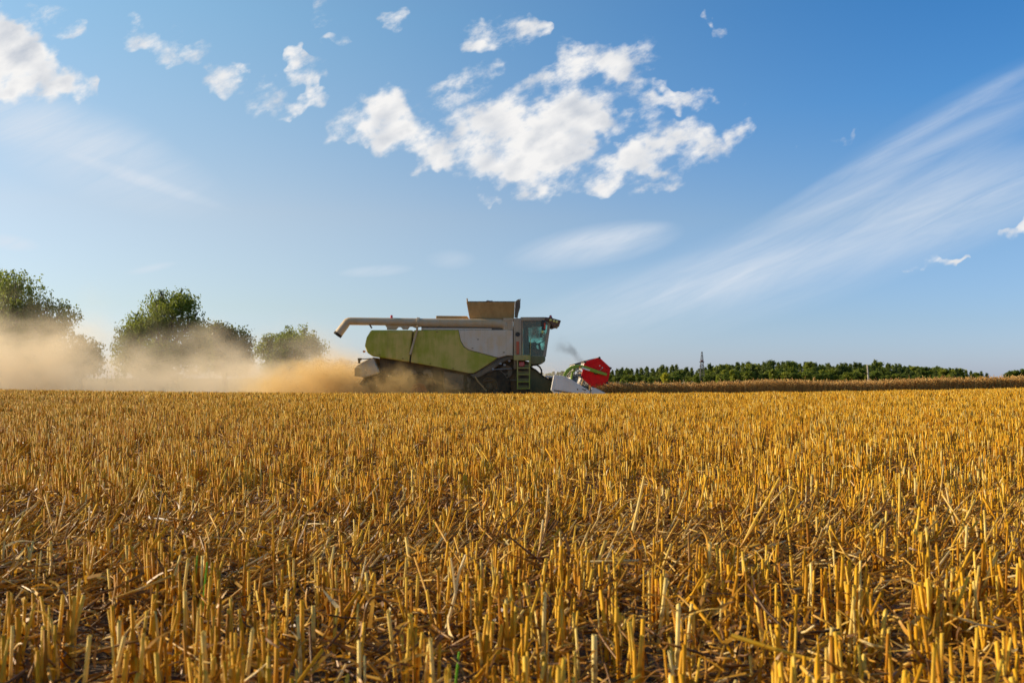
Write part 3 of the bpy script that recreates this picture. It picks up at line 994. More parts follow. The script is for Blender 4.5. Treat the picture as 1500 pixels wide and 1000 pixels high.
# cab
Y0c, Y1c = YN + .45, YN + 2.65
cab = MB()
cab.pxprism([(762.6, 464.4), (797, 464.2), (804, 466), (805.5, 469.8), (762.6, 469.8)], Y0c - .04, Y1c - Y0c + .08)
for y in (Y0c, Y1c - .08):
    cab.pxprism([(763.6, 469.6), (766.2, 469.6), (766.2, 523), (763.6, 523)], y, .08)
    cab.pxprism([(803.0, 469.6), (807.4, 470), (799.6, 523), (795.2, 523)], y, .08)
    cab.pxprism([(766.2, 520.6), (795.8, 520.6), (795.4, 524), (766.2, 524)], y, .08)
cab.pxprism([(763.6, 469.6), (765.2, 469.6), (765.2, 523), (763.6, 523)], Y0c + .09, Y1c - Y0c - .18)
cab.pxprism([(763.6, 521.5), (796, 521.5), (796, 525), (763.6, 525)], Y0c + .09, Y1c - Y0c - .18)
cab.build('cab', M_CABF, C, .012)
cab_o = bpy.data.objects['cab']
for y in (Y0c + .03, Y1c - .06):
    MB().pxprism([(766.0, 469.8), (803.2, 469.8), (795.6, 520.8), (766.0, 520.8)], y, .012).build('side_window', M_GLASS, cab_o)
MB().quad((X(797.6, Y0c), Y0c + .09, Z(522, Y0c)), (X(797.6, Y0c), Y1c - .09, Z(522, Y0c)), (X(805.2, Y0c), Y1c - .09, Z(470, Y0c)), (X(805.2, Y0c), Y0c + .09, Z(470, Y0c)), .012).build('windscreen', M_GLASS, cab_o)
Yi = Y0c + .75
seat = MB()
seat.pxprism([(768, 506), (781, 506), (781, 511), (768, 511)], Yi, .55)
seat.pxprism([(767, 480), (771, 478.5), (774, 480), (775, 506), (768, 506)], Yi + .03, .5)
seat.pxprism([(770, 511), (779, 511), (778, 522), (771, 522)], Yi + .12, .3)
seat.build('seat', M_BLACK, cab_o, .04)
sw = MB().tube([P3(793, 521, Yi + .25), P3(789.5, 503, Yi + .25)], .045, 8)
ring = [Vector(P3(789.5, 503, Yi + .25)) + Vector((.20 * math.cos(t) * .9, .20 * math.sin(t), .20 * math.cos(t) * .45)) for t in [i * math.pi / 8 for i in range(17)]]
sw.tube(ring, .018, 6, cap=False)
sw.build('steering_wheel', M_BLACK, cab_o, smooth=True)
MB().pxprism([(771, 503), (785, 500.5), (787, 503), (784, 512), (771, 512)], Yi + .62, .28).build('armrest_console', M_BLACK, cab_o, .02)
MB().pxprism([(766.5, 470), (802, 470), (800, 474), (783, 475), (770, 477.5), (766.5, 478)], Y0c + .10, Y1c - Y0c - .2).build('headlining', M_BLACK, cab_o)
MB().pxprism([(791, 488), (795, 487.5), (794.5, 494), (791, 494)], Yi - .1, .10).build('monitor', M_BLACK, cab_o, .01)
MB().pxprism([(766.5, 470), (775.5, 470), (772.5, 480), (770, 489), (773, 499), (782, 505), (788, 511), (797, 513), (796, 521), (766.5, 521)], Y1c - .16, .06).build('door_lining', M_BLACK, cab_o)
MB().pxprism([(776.5, 520.8), (797.6, 521.4), (799.4, 524.5), (798.4, 529.5), (793, 533.0), (776.5, 534)], Y0c - .05, Y1c - Y0c + .1).build('cab_base', M_FEED, C, .05, seg=3)
vis = MB().pxprism([(797.5, 464.3), (806, 465.0), (821.4, 469.2), (822, 470.6), (818.6, 475.6), (811, 478.2), (808.6, 476.4), (803.5, 470.6), (798, 469.4)], Y0c - .10, Y1c - Y0c + .2).build('roof_visor', M_VISOR, C, .02)
for k in range(6):
    y = Y0c + .05 + k * (Y1c - Y0c - .3) / 5
    MB().tube([(X(816, Y0c), y + .1, Z(473.4, Y0c)), (X(820.3, Y0c), y + .1, Z(474.6, Y0c))], [.07, .085], 12).build('headlight', M_LENS_CLEAR, vis, smooth=True)
for px, py in ((806.5, 468.6), (811.5, 470.2), (815.5, 471.4)):
    MB().lathe_y(X(px, Y0c), Z(py, Y0c), [(Y0c - .14, 0), (Y0c - .13, .045), (Y0c - .09, .05)], 12).build('marker_lamp', M_LENS_YEL, vis, smooth=True)
MB().tube([P3(806.6, 466.2, Y0c + .2), P3(806.6, 464.6, Y0c + .2)], .07, 12).build('beacon_base', M_BLACK, C, smooth=True)
MB().tube([P3(806.6, 464.7, Y0c + .2), P3(806.6, 462.6, Y0c + .2), P3(806.6, 461.6, Y0c + .2)], [.055, .05, .025], 12).build('beacon', M_LENS_RED, C, smooth=True)
mir = MB().pxprism([(793.2, 468.5), (799.6, 469), (799.4, 483.5), (793.8, 484)], Y0c - .42, .07).build('wing_mirror', M_BLACK, C, .02)
MB().tube([P3(799, 465, Y0c - .1), P3(798, 466.5, Y0c - .38), P3(797, 469, Y0c - .38)], .022, 8).build('mirror_arm', M_DARK, mir)
MB().pxprism([(796.8, 473), (799.2, 473), (799.0, 482), (797.0, 482)], Y0c - .432, .012).build('mirror_edge', M_RIM, mir)
MB().lathe_y(X(794.4, Y0c), Z(486.4, Y0c), [(Y0c - .40, 0), (Y0c - .39, .05), (Y0c - .30, .05)], 12).build('indicator_lamp', M_LENS_YEL, mir, smooth=True)

# platform and ladder
MB().pxprism([(752.5, 519.8), (776.6, 519.8), (776.6, 527.6), (752.5, 527.6)], YN - .28, .9).build('platform', M_LADDER, C, .015)
lad = MB()
lad.pxprism([(757.2, 527.6), (758.9, 527.6), (758.9, 570), (757.2, 570)], YN - .30, .10)
lad.pxprism([(774.9, 527.6), (776.6, 527.6), (776.6, 570), (774.9, 570)], YN - .30, .10)
lad.build('ladder', M_LADDER, C, .008)
lad_o = bpy.data.objects['ladder']
for py in (538.2, 547.6, 558.2, 568.2):
    MB().pxprism([(758.9, py), (774.9, py), (774.9, py + 1.5), (758.9, py + 1.5)], YN - .29, .24).build('rung', M_LADDER, lad_o, .004)
    MB().pxprism([(758.9, py - 4.2), (774.9, py - 4.2), (774.9, py - .2), (758.9, py - .2)], YN - .06, .02).build('riser', M_FEED, lad_o)
MB().pxprism([(760, 529.6), (768.2, 529.6), (768.2, 536.6), (760, 536.6)], YN - .12, .06).build('tail_lamp', M_LENS_RED, C, .02)
MB().pxprism([(752.6, 528), (756.6, 528), (756.6, 540.5), (752.6, 540.5)], YN - .18, .3).build('tool_box', M_MECH, C, .015)
hr = MB().tube([P3(777, 536, YN - .24), P3(777, 497, YN - .24), P3(778.5, 495.5, YN - .24)], .016, 6)
hr.tube([P3(765, 520, YN - .24), P3(765, 502, YN - .24)], .014, 6)
hr.build('hand_rail', M_LADDER, C, smooth=True)

# feeder house and hoses
MB().pxprism([(768, 536), (779.5, 537), (791.5, 547), (813, 561), (813, 584), (768, 584)], YN + .75, 1.6).build('feeder_house', M_FEED, C, .03)
MB().tube([P3(776.5, 536.8, Y0c), P3(781, 534.6, Y0c), P3(786.5, 534.4, Y0c), P3(790.5, 537.2, Y0c), P3(793.2, 542, Y0c), P3(793.2, 549, Y0c)], .032, 8).build('hose', M_RUBBER, C, smooth=True)
MB().tube([P3(776.5, 538.5, Y0c + .2), P3(784, 541, Y0c + .2), P3(794, 550, Y0c + .2), P3(806, 557, Y0c)], .025, 8).build('hose', M_RUBBER, C, smooth=True)


# wheels
def wheel(px, r, w, rimr, rim_mat, y):
    zc = GZ + r - .03
    xc = X(px, YN)
    t = MB().lathe_y(xc, zc, [(y, rimr), (y - .01, rimr + .05), (y + .02, r * .86), (y + .07, r * .97), (y + .14, r), (y + w - .14, r), (y + w - .07, r * .97), (y + w - .02, r * .86), (y + w + .01, rimr + .05), (y + w, rimr)], 56, False)
    for i in range(24):
        a_ = 2 * math.pi * i / 24
        for s_, dy in ((0, .02), (.13, w / 2)):
            ca_, sa_ = math.cos(a_ + s_), math.sin(a_ + s_)
            ca2, sa2 = math.cos(a_ + s_ + .10), math.sin(a_ + s_ + .10)
            q = [(xc + ca_ * r * .94, zc + sa_ * r * .94), (xc + ca_ * r * 1.035, zc + sa_ * r * 1.035), (xc + ca2 * r * 1.035, zc + sa2 * r * 1.035), (xc + ca2 * r * .94, zc + sa2 * r * .94)]
            t.prism(q, y + dy, y + dy + w / 2 - .03)
    to = t.build('tyre', M_RUBBER, C, smooth=True)
    to.name = 'tyre'
    k = MB().lathe_y(xc, zc, [(y + .01, rimr), (y + .01, rimr * .9), (y + .10, rimr * .84), (y + .16, rimr * .45), (y + .10, rimr * .4), (y + .06, rimr * .22), (y + .04, 0)], 40, False)
    for i in range(8):
        a_ = 2 * math.pi * i / 8
        k.tube([(xc + rimr * .32 * math.cos(a_), y + .10, zc + rimr * .32 * math.sin(a_)), (xc + rimr * .32 * math.cos(a_), y + .05, zc + rimr * .32 * math.sin(a_))], .022, 6)
    k.build('rim', rim_mat, to, smooth=True)


wheel(613, .66, .46, .30, M_RIM, YN + .10)
wheel(613, .66, .46, .30, M_RIM, YN + 2.5)
wheel(716, .80, .62, .36, M_DARK, YN + .12)
wheel(716, .80, .62, .42, M_MECH, YN + 2.5)
MB().tube([(X(613, YN), YN + .3, GZ + .63), (X(613, YN), YN + 2.8, GZ + .63)], .10, 12).build('axle', M_DARK, C, smooth=True)
MB().tube([(X(716, YN), YN + .3, GZ + .77), (X(716, YN), YN + 2.8, GZ + .77)], .14, 12).build('axle', M_DARK, C, smooth=True)

# straw chopper at the rear
MB().pxprism([(547, 522.5), (549.5, 531), (553.5, 540), (556.5, 545.5), (545, 550), (532, 553.2), (519.8, 549), (520.4, 536), (530, 530), (540, 525)], YN + .10, 2.9).build('chopper_hood', M_CHOP, C, .05, seg=3)
MB().pxprism([(519.4, 538.6), (526.4, 538.6), (526.4, 551.5), (519.4, 550.4)], YN - .02, .10).build('warning_board', M_MECH, C, .01)
MB().pxprism([(533, 553.5), (556, 546), (575, 552), (592, 566), (592, 574), (540, 574), (526, 562)], YN + .35, 2.4).build('straw_chopper', M_DARK, C, .03)
MB().tube([P3(543, 525, YN - .05), P3(535, 525.6, YN - .10), P3(527.5, 525.2, YN - .12)], .02, 6).build('lamp_arm', M_DARK, C)
MB().pxprism([(523.6, 524.4), (529.4, 524.2), (529.8, 527), (527.6, 528), (527.6, 532), (524.4, 532), (524.2, 527.6)], YN - .16, .08).build('rear_lamp', M_DARK, C, .015)
MB().lathe_y(X(532.6, YN), Z(514.6, YN), [(YN + .02, 0), (YN + .03, .04), (YN + .2, .04)], 10).build('side_marker', M_ORANGE, C, smooth=True)
MB().tube([P3(535.5, 514.6, YN + .12), P3(532.6, 514.6, YN + .12)], .015, 6).build('marker_arm', M_DARK, C)

# cutting header with its reel
YH = 33.55
YF = YH + 8.9
hd = MB()
hd.pxprism([(812, 553), (815.5, 553), (817.5, 580), (842, 584), (866, 587), (866, 589), (814, 589)], YH, YF - YH)
hd.tube([(X(834, YH), YH + .1, Z(574, YH)), (X(834, YH), YF - .1, Z(574, YH))], .16, 16)
nturn = 44
for i in range(nturn * 8):
    t0_, t1_ = i / 8 * 2 * math.pi, (i + 1) / 8 * 2 * math.pi
    y0_, y1_ = YH + .2 + i * (YF - YH - .4) / (nturn * 8), YH + .2 + (i + 1) * (YF - YH - .4) / (nturn * 8)
    cx_, cz_ = X(834, YH), Z(574, YH)
    hd._add([(cx_ + .15 * math.cos(t0_), y0_, cz_ + .15 * math.sin(t0_)), (cx_ + .28 * math.cos(t0_), y0_, cz_ + .28 * math.sin(t0_)),
             (cx_ + .28 * math.cos(t1_), y1_, cz_ + .28 * math.sin(t1_)), (cx_ + .15 * math.cos(t1_), y1_, cz_ + .15 * math.sin(t1_))], [(0, 1, 2, 3)])
header = hd.build('header', M_MECH, C)
for y in (YH - .08, YF):
    MB().prism([(X(a, YH), Z(b_, YH)) for a, b_ in [(811, 549), (827, 551), (836, 555), (864.6, 573), (863.5, 579), (856, 588), (823, 588), (814, 578), (806.6, 571)]], y, y + .12).build('end_divider', M_WHITE, header, .022, seg=3)
    MB().prism([(X(a, YH), Z(b_, YH)) for a, b_ in [(865.6, 566.8), (872, 568.2), (884, 574), (893, 579), (908, 588), (866, 588)]], y + .01, y + .10).build('divider_tip', M_WHITE, header, .02)
MB().pxprism([(815, 553.5), (826.5, 554.8), (834, 558.2), (857, 572.6), (848, 575.6), (812, 569.8)], YH - .092, .014).build('pressed_panel', M_WHITE, header, .006)
MB().pxprism([(811, 570.6), (838, 575.0), (852, 577.4), (852, 578.6), (838, 576.8), (812, 572.6)], YH - .090, .012).build('crease_strip', M_MECH, header)
MB().pxprism([(852.6, 569), (858.6, 571), (858.2, 572), (852.8, 570.2)], YH - .098, .008).build('slot', M_BLACK, header)
MB().pxprism([(845.4, 569.2), (846.8, 568.6), (846.6, 571.6), (845.4, 571.4)], YH - .098, .008).build('slot', M_BLACK, header)
MB().pxprism([(864.4, 568), (865.8, 567), (865.4, 577), (864, 577)], YH - .05, .08).build('hinge_strap', M_BLACK, header)

RX, RZ, RR = X(873.6, YH), Z(545.6, YH), 0.53
hexa = [(RX + RR * math.cos(math.radians(77 - 60 * k)), RZ + RR * math.sin(math.radians(77 - 60 * k))) for k in range(6)]
for y in (YH + .16,):
    MB().prism(hexa, y, y + .03).build('reel_plate', M_RED, header, .006)
pl = MB()
for k in range(6):
    a_, c_ = hexa[k], hexa[(k + 1) % 6]
    s0 = .80
    p0 = (RX + (a_[0] - RX) * s0, RZ + (a_[1] - RZ) * s0); p1 = (RX + (c_[0] - RX) * s0, RZ + (c_[1] - RZ) * s0)
    mid = ((p0[0] + p1[0]) / 2 * .94 + RX * .06, (p0[1] + p1[1]) / 2 * .94 + RZ * .06)
    pl.tube([(p0[0], YH + .155, p0[1]), (mid[0], YH + .150, mid[1]), (p1[0], YH + .155, p1[1])], .009, 6)
pl.build('plate_rib', M_RED, header, smooth=True)
for px, py in ((879, 535.6), (883, 538.4)):
    MB().lathe_y(X(px, YH), Z(py, YH), [(YH + .14, 0), (YH + .14, .022), (YH + .17, .022)], 10).build('plate_bolt', M_WHITE, header)
MB().tube([P3(878.6, 542.6, YH + .13), P3(881.2, 540.2, YH + .13)], .012, 6).build('plate_link', M_STEEL, header)
for k in range(6):
    hx, hz = hexa[k]
    bt = MB().tube([(hx * .97 + RX * .03, YH + .12, hz * .97 + RZ * .03), (hx * .97 + RX * .03, YF - .12, hz * .97 + RZ * .03)], .022, 8)
    bo = bt.build('reel_bat', M_DARK, header, smooth=True)
    tn_ = MB()
    ntine = 48
    for i in range(ntine):
        y = YH + .28 + i * (YF - YH - .6) / (ntine - 1)
        tn_.tube([(hx * .97 + RX * .03, y, hz * .97 + RZ * .03), (hx - .03, y, hz - .14), (hx - .10, y, hz - .27)], .006, 4)
    tn_.build('tine_rail', M_STEEL, header)
    MB().lathe_y(hx * .97 + RX * .03, hz * .97 + RZ * .03, [(YH + .11, 0), (YH + .11, .04), (YH + .16, .04)], 10).build('bat_end', M_BLACK, header)
MB().tube([(RX, YH + .14, RZ), (RX, YF - .14, RZ)], .07, 14).build('reel_shaft', M_DARK, header, smooth=True)
for y in (YH + 2.3, YH + 4.45, YH + 6.6, YF - .17):
    sp = MB()
    for k in range(6):
        hx, hz = hexa[k]
        sp.tube([(RX, y, RZ), (hx * .97 + RX * .03, y, hz * .97 + RZ * .03)], .02, 6)
        h2 = hexa[(k + 1) % 6]
        sp.tube([(hx * .97 + RX * .03, y, hz * .97 + RZ * .03), (h2[0] * .97 + RX * .03, y, h2[1] * .97 + RZ * .03)], .014, 6)
    sp.build('reel_spider', M_STEEL, header)
arm_px = [(824.6, 549.5), (829.5, 541), (837, 535.6), (847, 534), (857, 535.6), (889.4, 546.8), (888.6, 550.4), (864, 543.8), (849, 538.6), (840.5, 539.6), (834.6, 543.6), (828.4, 551.4)]
for y in (YH + .00,):
    MB().prism([(X(a, YH), Z(b_, YH)) for a, b_ in arm_px], y, y + .11).build('reel_arm', M_LIME, header, .014)
MB().pxprism([(852.3, 537.2), (864.4, 541.3), (863.6, 543.3), (852.1, 539.5)], YH - .006, .008).build('arm_sticker', M_WHITE, header)
MB().pxprism([(848.2, 536.2), (850.6, 536.4), (850.4, 539.4), (848.0, 539.2)], YH - .012, .13).build('arm_collar', M_ORANGE, header)
MB().tube([P3(836.5, 556, YH + .1), P3(838.4, 546, YH + .1), P3(842.5, 541, YH + .1)], .035, 8).build('lift_bracket', M_LIME, header)
MB().tube([P3(830, 550.5, YH + .2), P3(836, 544.5, YH + .18), P3(846, 540, YH + .15)], [.03, .03, .018], 10).build('lift_ram', M_STEEL, header, smooth=True)
MB().tube([P3(831, 551, YH + .24), P3(833, 546, YH + .25), P3(837.6, 542.6, YH + .22)], .02, 8).build('ram_hose', M_RUBBER, header, smooth=True)
MB().tube([P3(851, 565, YH + .2), P3(854.6, 556, YH + .2), P3(856, 551, YH + .2)], .03, 6).build('crop_lifter', M_BROWN, header)

# ------------------------------------------------------------------ trees
RNG = np.random.default_rng(21)
LEAF_W = leaf_mat('willow_leaf', (0.090, 0.125, 0.014), (0.32, 0.34, 0.040), .5, False)
LEAF_D = leaf_mat('maple_leaf', (0.070, 0.080, 0.014), (0.20, 0.18, 0.03), .42)
LEAF_P = leaf_mat('pine_needles', (0.042, 0.075, 0.018), (0.16, 0.19, 0.03), .3)
LEAF_L = leaf_mat('broad_leaf', (0.070, 0.110, 0.014), (0.25, 0.28, 0.03), .4)
LEAF_Y = leaf_mat('yellow_green_leaf', (0.24, 0.27, 0.02), (0.50, 0.48, 0.06), .45)


def leaf_cloud(cen, size, tone, droop=0.0):
    """One bent quad per leaf."""
    n = len(cen)
    d = RNG.normal(0, 1, (n, 3)); d[:, 2] -= droop * 2.0
    d /= np.linalg.norm(d, axis=1, keepdims=True)
    r = RNG.normal(0, 1, (n, 3))
    s = np.cross(d, r); s /= np.linalg.norm(s, axis=1, keepdims=True)
    u = np.cross(d, s)
    L = (size * RNG.uniform(.6, 1.35, n))[:, None]
    w = L * (.42 if droop < .5 else .26)
    V_ = np.stack([cen, cen + d * L * .45 + s * w + u * L * .08, cen + d * L, cen + d * L * .45 - s * w + u * L * .08], 1)
    idx = np.arange(n * 4).reshape(n, 4)
    return V_.reshape(-1, 3), [idx], np.repeat(tone, 4), np.zeros(n * 4)


def crown_points(blobs, nleaf, clump, strand):
    """blobs: (centre, radii). Leaves gather in clumps spread through each blob, denser near its skin."""
    vol = np.array([r[0] * r[1] * r[2] for _, r in blobs]) ** .72
    vol = vol / vol.sum()
    P_, T_ = [], []
    for (c, r), f in zip(blobs, vol):
        k = max(4, int(nleaf * f / 60))
        d = RNG.normal(0, 1, (k, 3)); d /= np.linalg.norm(d, axis=1, keepdims=True)
        rad = RNG.uniform(.35, 1.0, k) ** .55 * RNG.uniform(.80, 1.18, k) * np.where(RNG.random(k) < .12, 1.2, 1)
        cc = np.array(c) + d * rad[:, None] * np.array(r)
        m_ = RNG.integers(30, 90, k)
        j = np.repeat(np.arange(k), m_)
        sz = (clump * RNG.uniform(.55, 1.4, k))[j][:, None]
        off = RNG.normal(0, 1, (len(j), 3)) * sz * np.array([.55, .55, .40])
        if strand > 0:
            # hanging twigs: leaves strung along short falling lines
            tw = RNG.integers(0, 7, len(j)) + j * 7
            ang = (tw * 2.399) % 6.283
            off = np.stack([np.cos(ang), np.sin(ang), np.zeros(len(j))], 1) * sz * .65 + RNG.normal(0, .10, (len(j), 3))
            off[:, 2] -= RNG.random(len(j)) * strand * (sz[:, 0] / clump)
        P_.append(cc[j] + off)
        T_.append(np.clip((RNG.random(k) * .6)[j] + RNG.random(len(j)) * .4, 0, 1))
    return np.concatenate(P_), np.concatenate(T_)


def limb_tree(mb, base, blobs, r0):
    bx, by, bz = base
    top = max(blobs, key=lambda q: q[0][2])[0]
    fork = Vector((bx, by, bz + (top[2] - bz) * .28))
    mb.tube([Vector(base), Vector((bx + r0 * .3, by, bz + (fork.z - bz) * .5)), fork], [r0 * 1.25, r0, r0 * .85], 10)
    for c, r in blobs:
        c = Vector(c)
        midp = fork.lerp(c, .5) + Vector((RNG.normal(0, .2), RNG.normal(0, .2), .35))
        mb.tube([fork, midp, c], [r0 * .6, r0 * .34, r0 * .12], 7)
        for k in range(3):
            e = c + Vector((RNG.uniform(-.6, .6) * r[0], RNG.uniform(-.6, .6) * r[1], RNG.uniform(-.3, .5) * r[2]))
            mb.tube([midp.lerp(c, .6), c.lerp(e, .5), e], [r0 * .2, r0 * .1, r0 * .04], 5)


def field_tree(name, label, blobs_px, Y, leaf, nleaf, mat, clump, strand, droop, r0, cat='tree'):
    s = Y / F
    blobs = []
    for (px, py, rx, ry) in blobs_px:
        y = Y + RNG.normal(0, 1) * rx * s * .5
        blobs.append(((X(px, Y), y, Z(py, Y)), (rx * s, rx * s * .9, ry * s)))
    bx = float(np.mean([q[0][0] for q in blobs]))
    gz = float(ground(bx, Y))
    root = empty(name, (bx, Y, gz), label, cat)
    mb = MB()
    limb_tree(mb, (bx, Y, gz - .1), blobs, r0)
    mb.build('trunk', BARK, root, smooth=True)
    pts, tn = crown_points(blobs, nleaf, clump, strand)
    bgc = Bag(); bgc.add(leaf_cloud(pts - np.array([bx, Y, gz]), np.full(len(pts), leaf), tn, droop))
    link('crown', bgc.mesh('crown', False), mat, root)
    return root


field_tree('willow_tree', 'large leafy green tree cut off by the picture edge, rising out of the dust',
           [(14, 436, 48, 34), (58, 452, 36, 32), (36, 414, 34, 17), (-40, 436, 60, 48), (5, 488, 66, 42), (45, 480, 44, 34), (20, 465, 40, 30), (72, 488, 34, 34), (88, 463, 14, 18), (-10, 408, 30, 16), (50, 520, 60, 26), (-60, 500, 50, 40)], 95, .25, 46000, LEAF_W, 1.0, 1.3, .9, .42)
field_tree('bushy_tree', 'low bushy tree half buried in dust beside the largest tree',
           [(112, 520, 30, 26), (132, 512, 14, 20), (92, 530, 34, 22), (140, 528, 9, 16), (118, 498, 12, 14)], 97, .25, 11000, LEAF_W, .8, 1.0, .8, .2)
field_tree('willow_tree', 'tall drooping willow with a ragged top and feathery lower branches in the dust',
           [(245, 452, 38, 26), (262, 434, 24, 12), (230, 440, 16, 10), (222, 484, 40, 34), (272, 482, 22, 30), (192, 502, 24, 32), (240, 520, 52, 28), (288, 462, 9, 14), (182, 522, 12, 20), (205, 470, 14, 18), (286, 502, 22, 30), (237, 427, 10, 8), (263, 424, 8, 8), (192, 470, 9, 11)], 100, .25, 30000, LEAF_W, .95, 1.5, .9, .36)
field_tree('round_tree', 'compact dark round-topped tree beside the drooping willow',
           [(325, 508, 34, 24), (318, 489, 24, 13), (343, 500, 16, 18), (350, 522, 14, 18), (308, 522, 24, 20), (330, 532, 26, 14)], 106, .24, 18000, LEAF_D, .8, 0, .1, .3)
field_tree('spreading_tree', 'dusty spreading tree nearest the unloading spout of the combine',
           [(420, 506, 36, 20), (440, 494, 26, 13), (410, 492, 20, 10), (386, 508, 13, 16), (458, 502, 13, 18), (420, 530, 44, 18), (464, 516, 8, 14), (388, 494, 8, 10), (424, 485, 10, 8), (446, 481, 8, 8), (461, 495, 7, 12)], 110, .24, 19000, LEAF_W, .85, 1.1, .7, .3)


# the wood beyond the wheat: prototypes about a metre-true, copied along its edge
def wood_tree(name, label, h, kind, mat, group, leaf=.50, n=4200):
    root = empty(name, (0, 0, 0), label, 'tree', group)
    mb = MB()
    blobs = []
    if kind == 'pine':
        mb.tube([(0, 0, -.3), (.1, .05, h * .45), (0, 0, h * .93)], [.22, .16, .05], 8)
        for k in range(13):
            t = k / 12
            zz = h * (.30 + .68 * t)
            rr = h * (.27 * (1 - t) ** .75 + .03)
            a_ = k * 2.4
            off = rr * .55
            blobs.append(((off * math.cos(a_), off * math.sin(a_), zz), (rr * .8, rr * .8, h * .065)))
            mb.tube([(0, 0, zz - .3), (off * 1.3 * math.cos(a_), off * 1.3 * math.sin(a_), zz)], [.07, .02], 5)
    else:
        nb = 9 if kind == 'broad' else 6
        for k in range(nb):
            a_ = k * 2.4 + RNG.random()
            t = RNG.uniform(.25 if kind == 'broad' else .2, .86)
            rr = h * .24 * (1.15 - abs(t - .5))
            o_ = h * .19 * RNG.random() * (1.2 - t * .6)
            blobs.append(((o_ * math.cos(a_), o_ * math.sin(a_), h * t), (rr, rr, rr * .72)))
        blobs.append(((0, 0, h * .84), (h * .15, h * .15, h * .12)))
        limb_tree(mb, (0, 0, -.2), blobs, .02 * h)
    mb.build('trunk', BARK, root, smooth=True)
    pts, tn = crown_points(blobs, n, .055 * h + .12, 0)
    bgc = Bag(); bgc.add(leaf_cloud(pts, np.full(len(pts), leaf), tn, 0.1))
    link('crown', bgc.mesh('crown', False), mat, root)
    return root


def copy_tree(o, loc, rz, sc, label=None):
    r = o.copy(); COL.objects.link(r)
    r.location = loc; r.rotation_euler = (0, 0, rz); r.scale = (sc * RNG.uniform(.95, 1.35), sc * RNG.uniform(.95, 1.35), sc)
    if label:
        r['label'] = label
    for ch in list(o.children):
        c = ch.copy(); COL.objects.link(c); c.parent = r
    return r


protos = {
    'pine': [wood_tree('pine_tree', 'dark pine of the wood on the horizon beyond the wheat', 11, 'pine', LEAF_P, 'pines of the far wood') for _ in range(3)],
    'broad': [wood_tree('broadleaf_tree', 'rounded green broadleaf tree of the wood on the horizon', 9.5, 'broad', LEAF_L, 'broadleaf trees of the far wood') for _ in range(3)],
}
used_p = {'pine': 0, 'broad': 0}


def place(kind, px, py_top, Y, base_h):
    i = used_p[kind]; used_p[kind] += 1
    src = protos[kind][i % 3]
    x = X(px, Y); gz = float(ground(x, Y)) - .2
    sc = (Z(py_top, Y) - gz) / base_h
    if i < 3:
        src.location = (x, Y, gz); src.rotation_euler = (0, 0, RNG.uniform(0, 6.28)); src.scale = (sc, sc, sc)
        return src
    r = copy_tree(src, (x, Y, gz), RNG.uniform(0, 6.28), sc)
    if kind == 'pine':
        r.scale = (r.scale[0] * .8, r.scale[1] * .8, r.scale[2] * RNG.uniform(1.0, 1.06))
    return r


top_x = [760, 800, 845, 900, 940, 985, 1010, 1045, 1075, 1110, 1150, 1200, 1260, 1310, 1350, 1380, 1415, 1445]
top_y = [546, 544, 543, 540, 537, 536, 539, 534, 530, 528, 530, 531, 529, 532, 535, 537, 541, 546]
px = 752.0
row = 0
while px < 1446:
    ty = float(np.interp(px, top_x, top_y)) + RNG.normal(0, 2.0)
    Y = 395 + RNG.uniform(-12, 18)
    kind = 'pine' if (RNG.random() < (.75 if 880 < px < 1260 else .4)) else 'broad'
    place(kind, px, ty, Y, 12.2 if kind == 'pine' else 9.8)
    if px > 870:
        place('broad' if RNG.random() < .55 else 'pine', px + RNG.uniform(-4, 4), ty + RNG.uniform(4, 9), 375 + RNG.uniform(-6, 6), 11)
        place('broad', px + RNG.uniform(-4, 4), ty + RNG.uniform(9, 15), 360 + RNG.uniform(-4, 4), 11)
    px += RNG.uniform(5.5, 8.5)
for px, ty in ((1478, 543), (1488, 540.5), (1498, 539.5), (1512, 538)):
    place('broad', px, ty, 420, 9.5)

for nm, px, ty, w_, mat, lab in (
        ('bush', 974, 545.5, 1.5, LEAF_Y, 'pale green rounded bush standing out before the dark wood beside the reel'),
        ('bush', 911, 556.5, 1.2, LEAF_Y, 'small yellow bush low behind the wheat nearest the red reel'),
        ('bush', 953, 553.5, .8, LEAF_L, 'narrow grey green shrub between a yellow bush and a pale bush'),
        ('bush', 1074, 541, 1.3, LEAF_L, 'mid green dome-shaped bush before pines just past the pylon'),
        ('bush', 1052, 551.5, 1.3, LEAF_Y, 'low bright green bush at the foot of the pines beside the pylon'),
        ('bush', 1132, 540.5, 1.5, LEAF_L, 'broad grey green bush in front of the tallest pines'),
        ('bush', 1020, 549.5, .8, LEAF_L, 'dull olive bush around the feet of the pylon')):
    Y = 345
    x = X(px, Y); gz = float(ground(x, Y))
    h = Z(ty, Y) - gz
    bsh = wood_tree(nm, lab, h, 'bush', mat, None, .45, 2200)
    bsh['category'] = 'bush'
    bsh.location = (x, Y, gz)

# lattice pylon before the wood
M_GALV = paint('galvanised_steel', (0.08, 0.08, 0.085), (0.13, 0.12, 0.11), 0.2, 0.6)
M_INS = paint('red_band_paint', (0.30, 0.05, 0.04), amount=.1)
YP = 360.0
xp, gp = X(1028.2, YP), float(ground(X(1028.2, YP), YP))
zt = Z(515, YP)
pyl = empty('lattice_pylon', (xp, YP, gp), 'slim steel lattice pylon standing up above the far wood', 'pylon')
H_ = zt - gp


def half_w(t):
    return np.interp(t, [0, .45, .75, 1], [.95, .62, .42, .16])


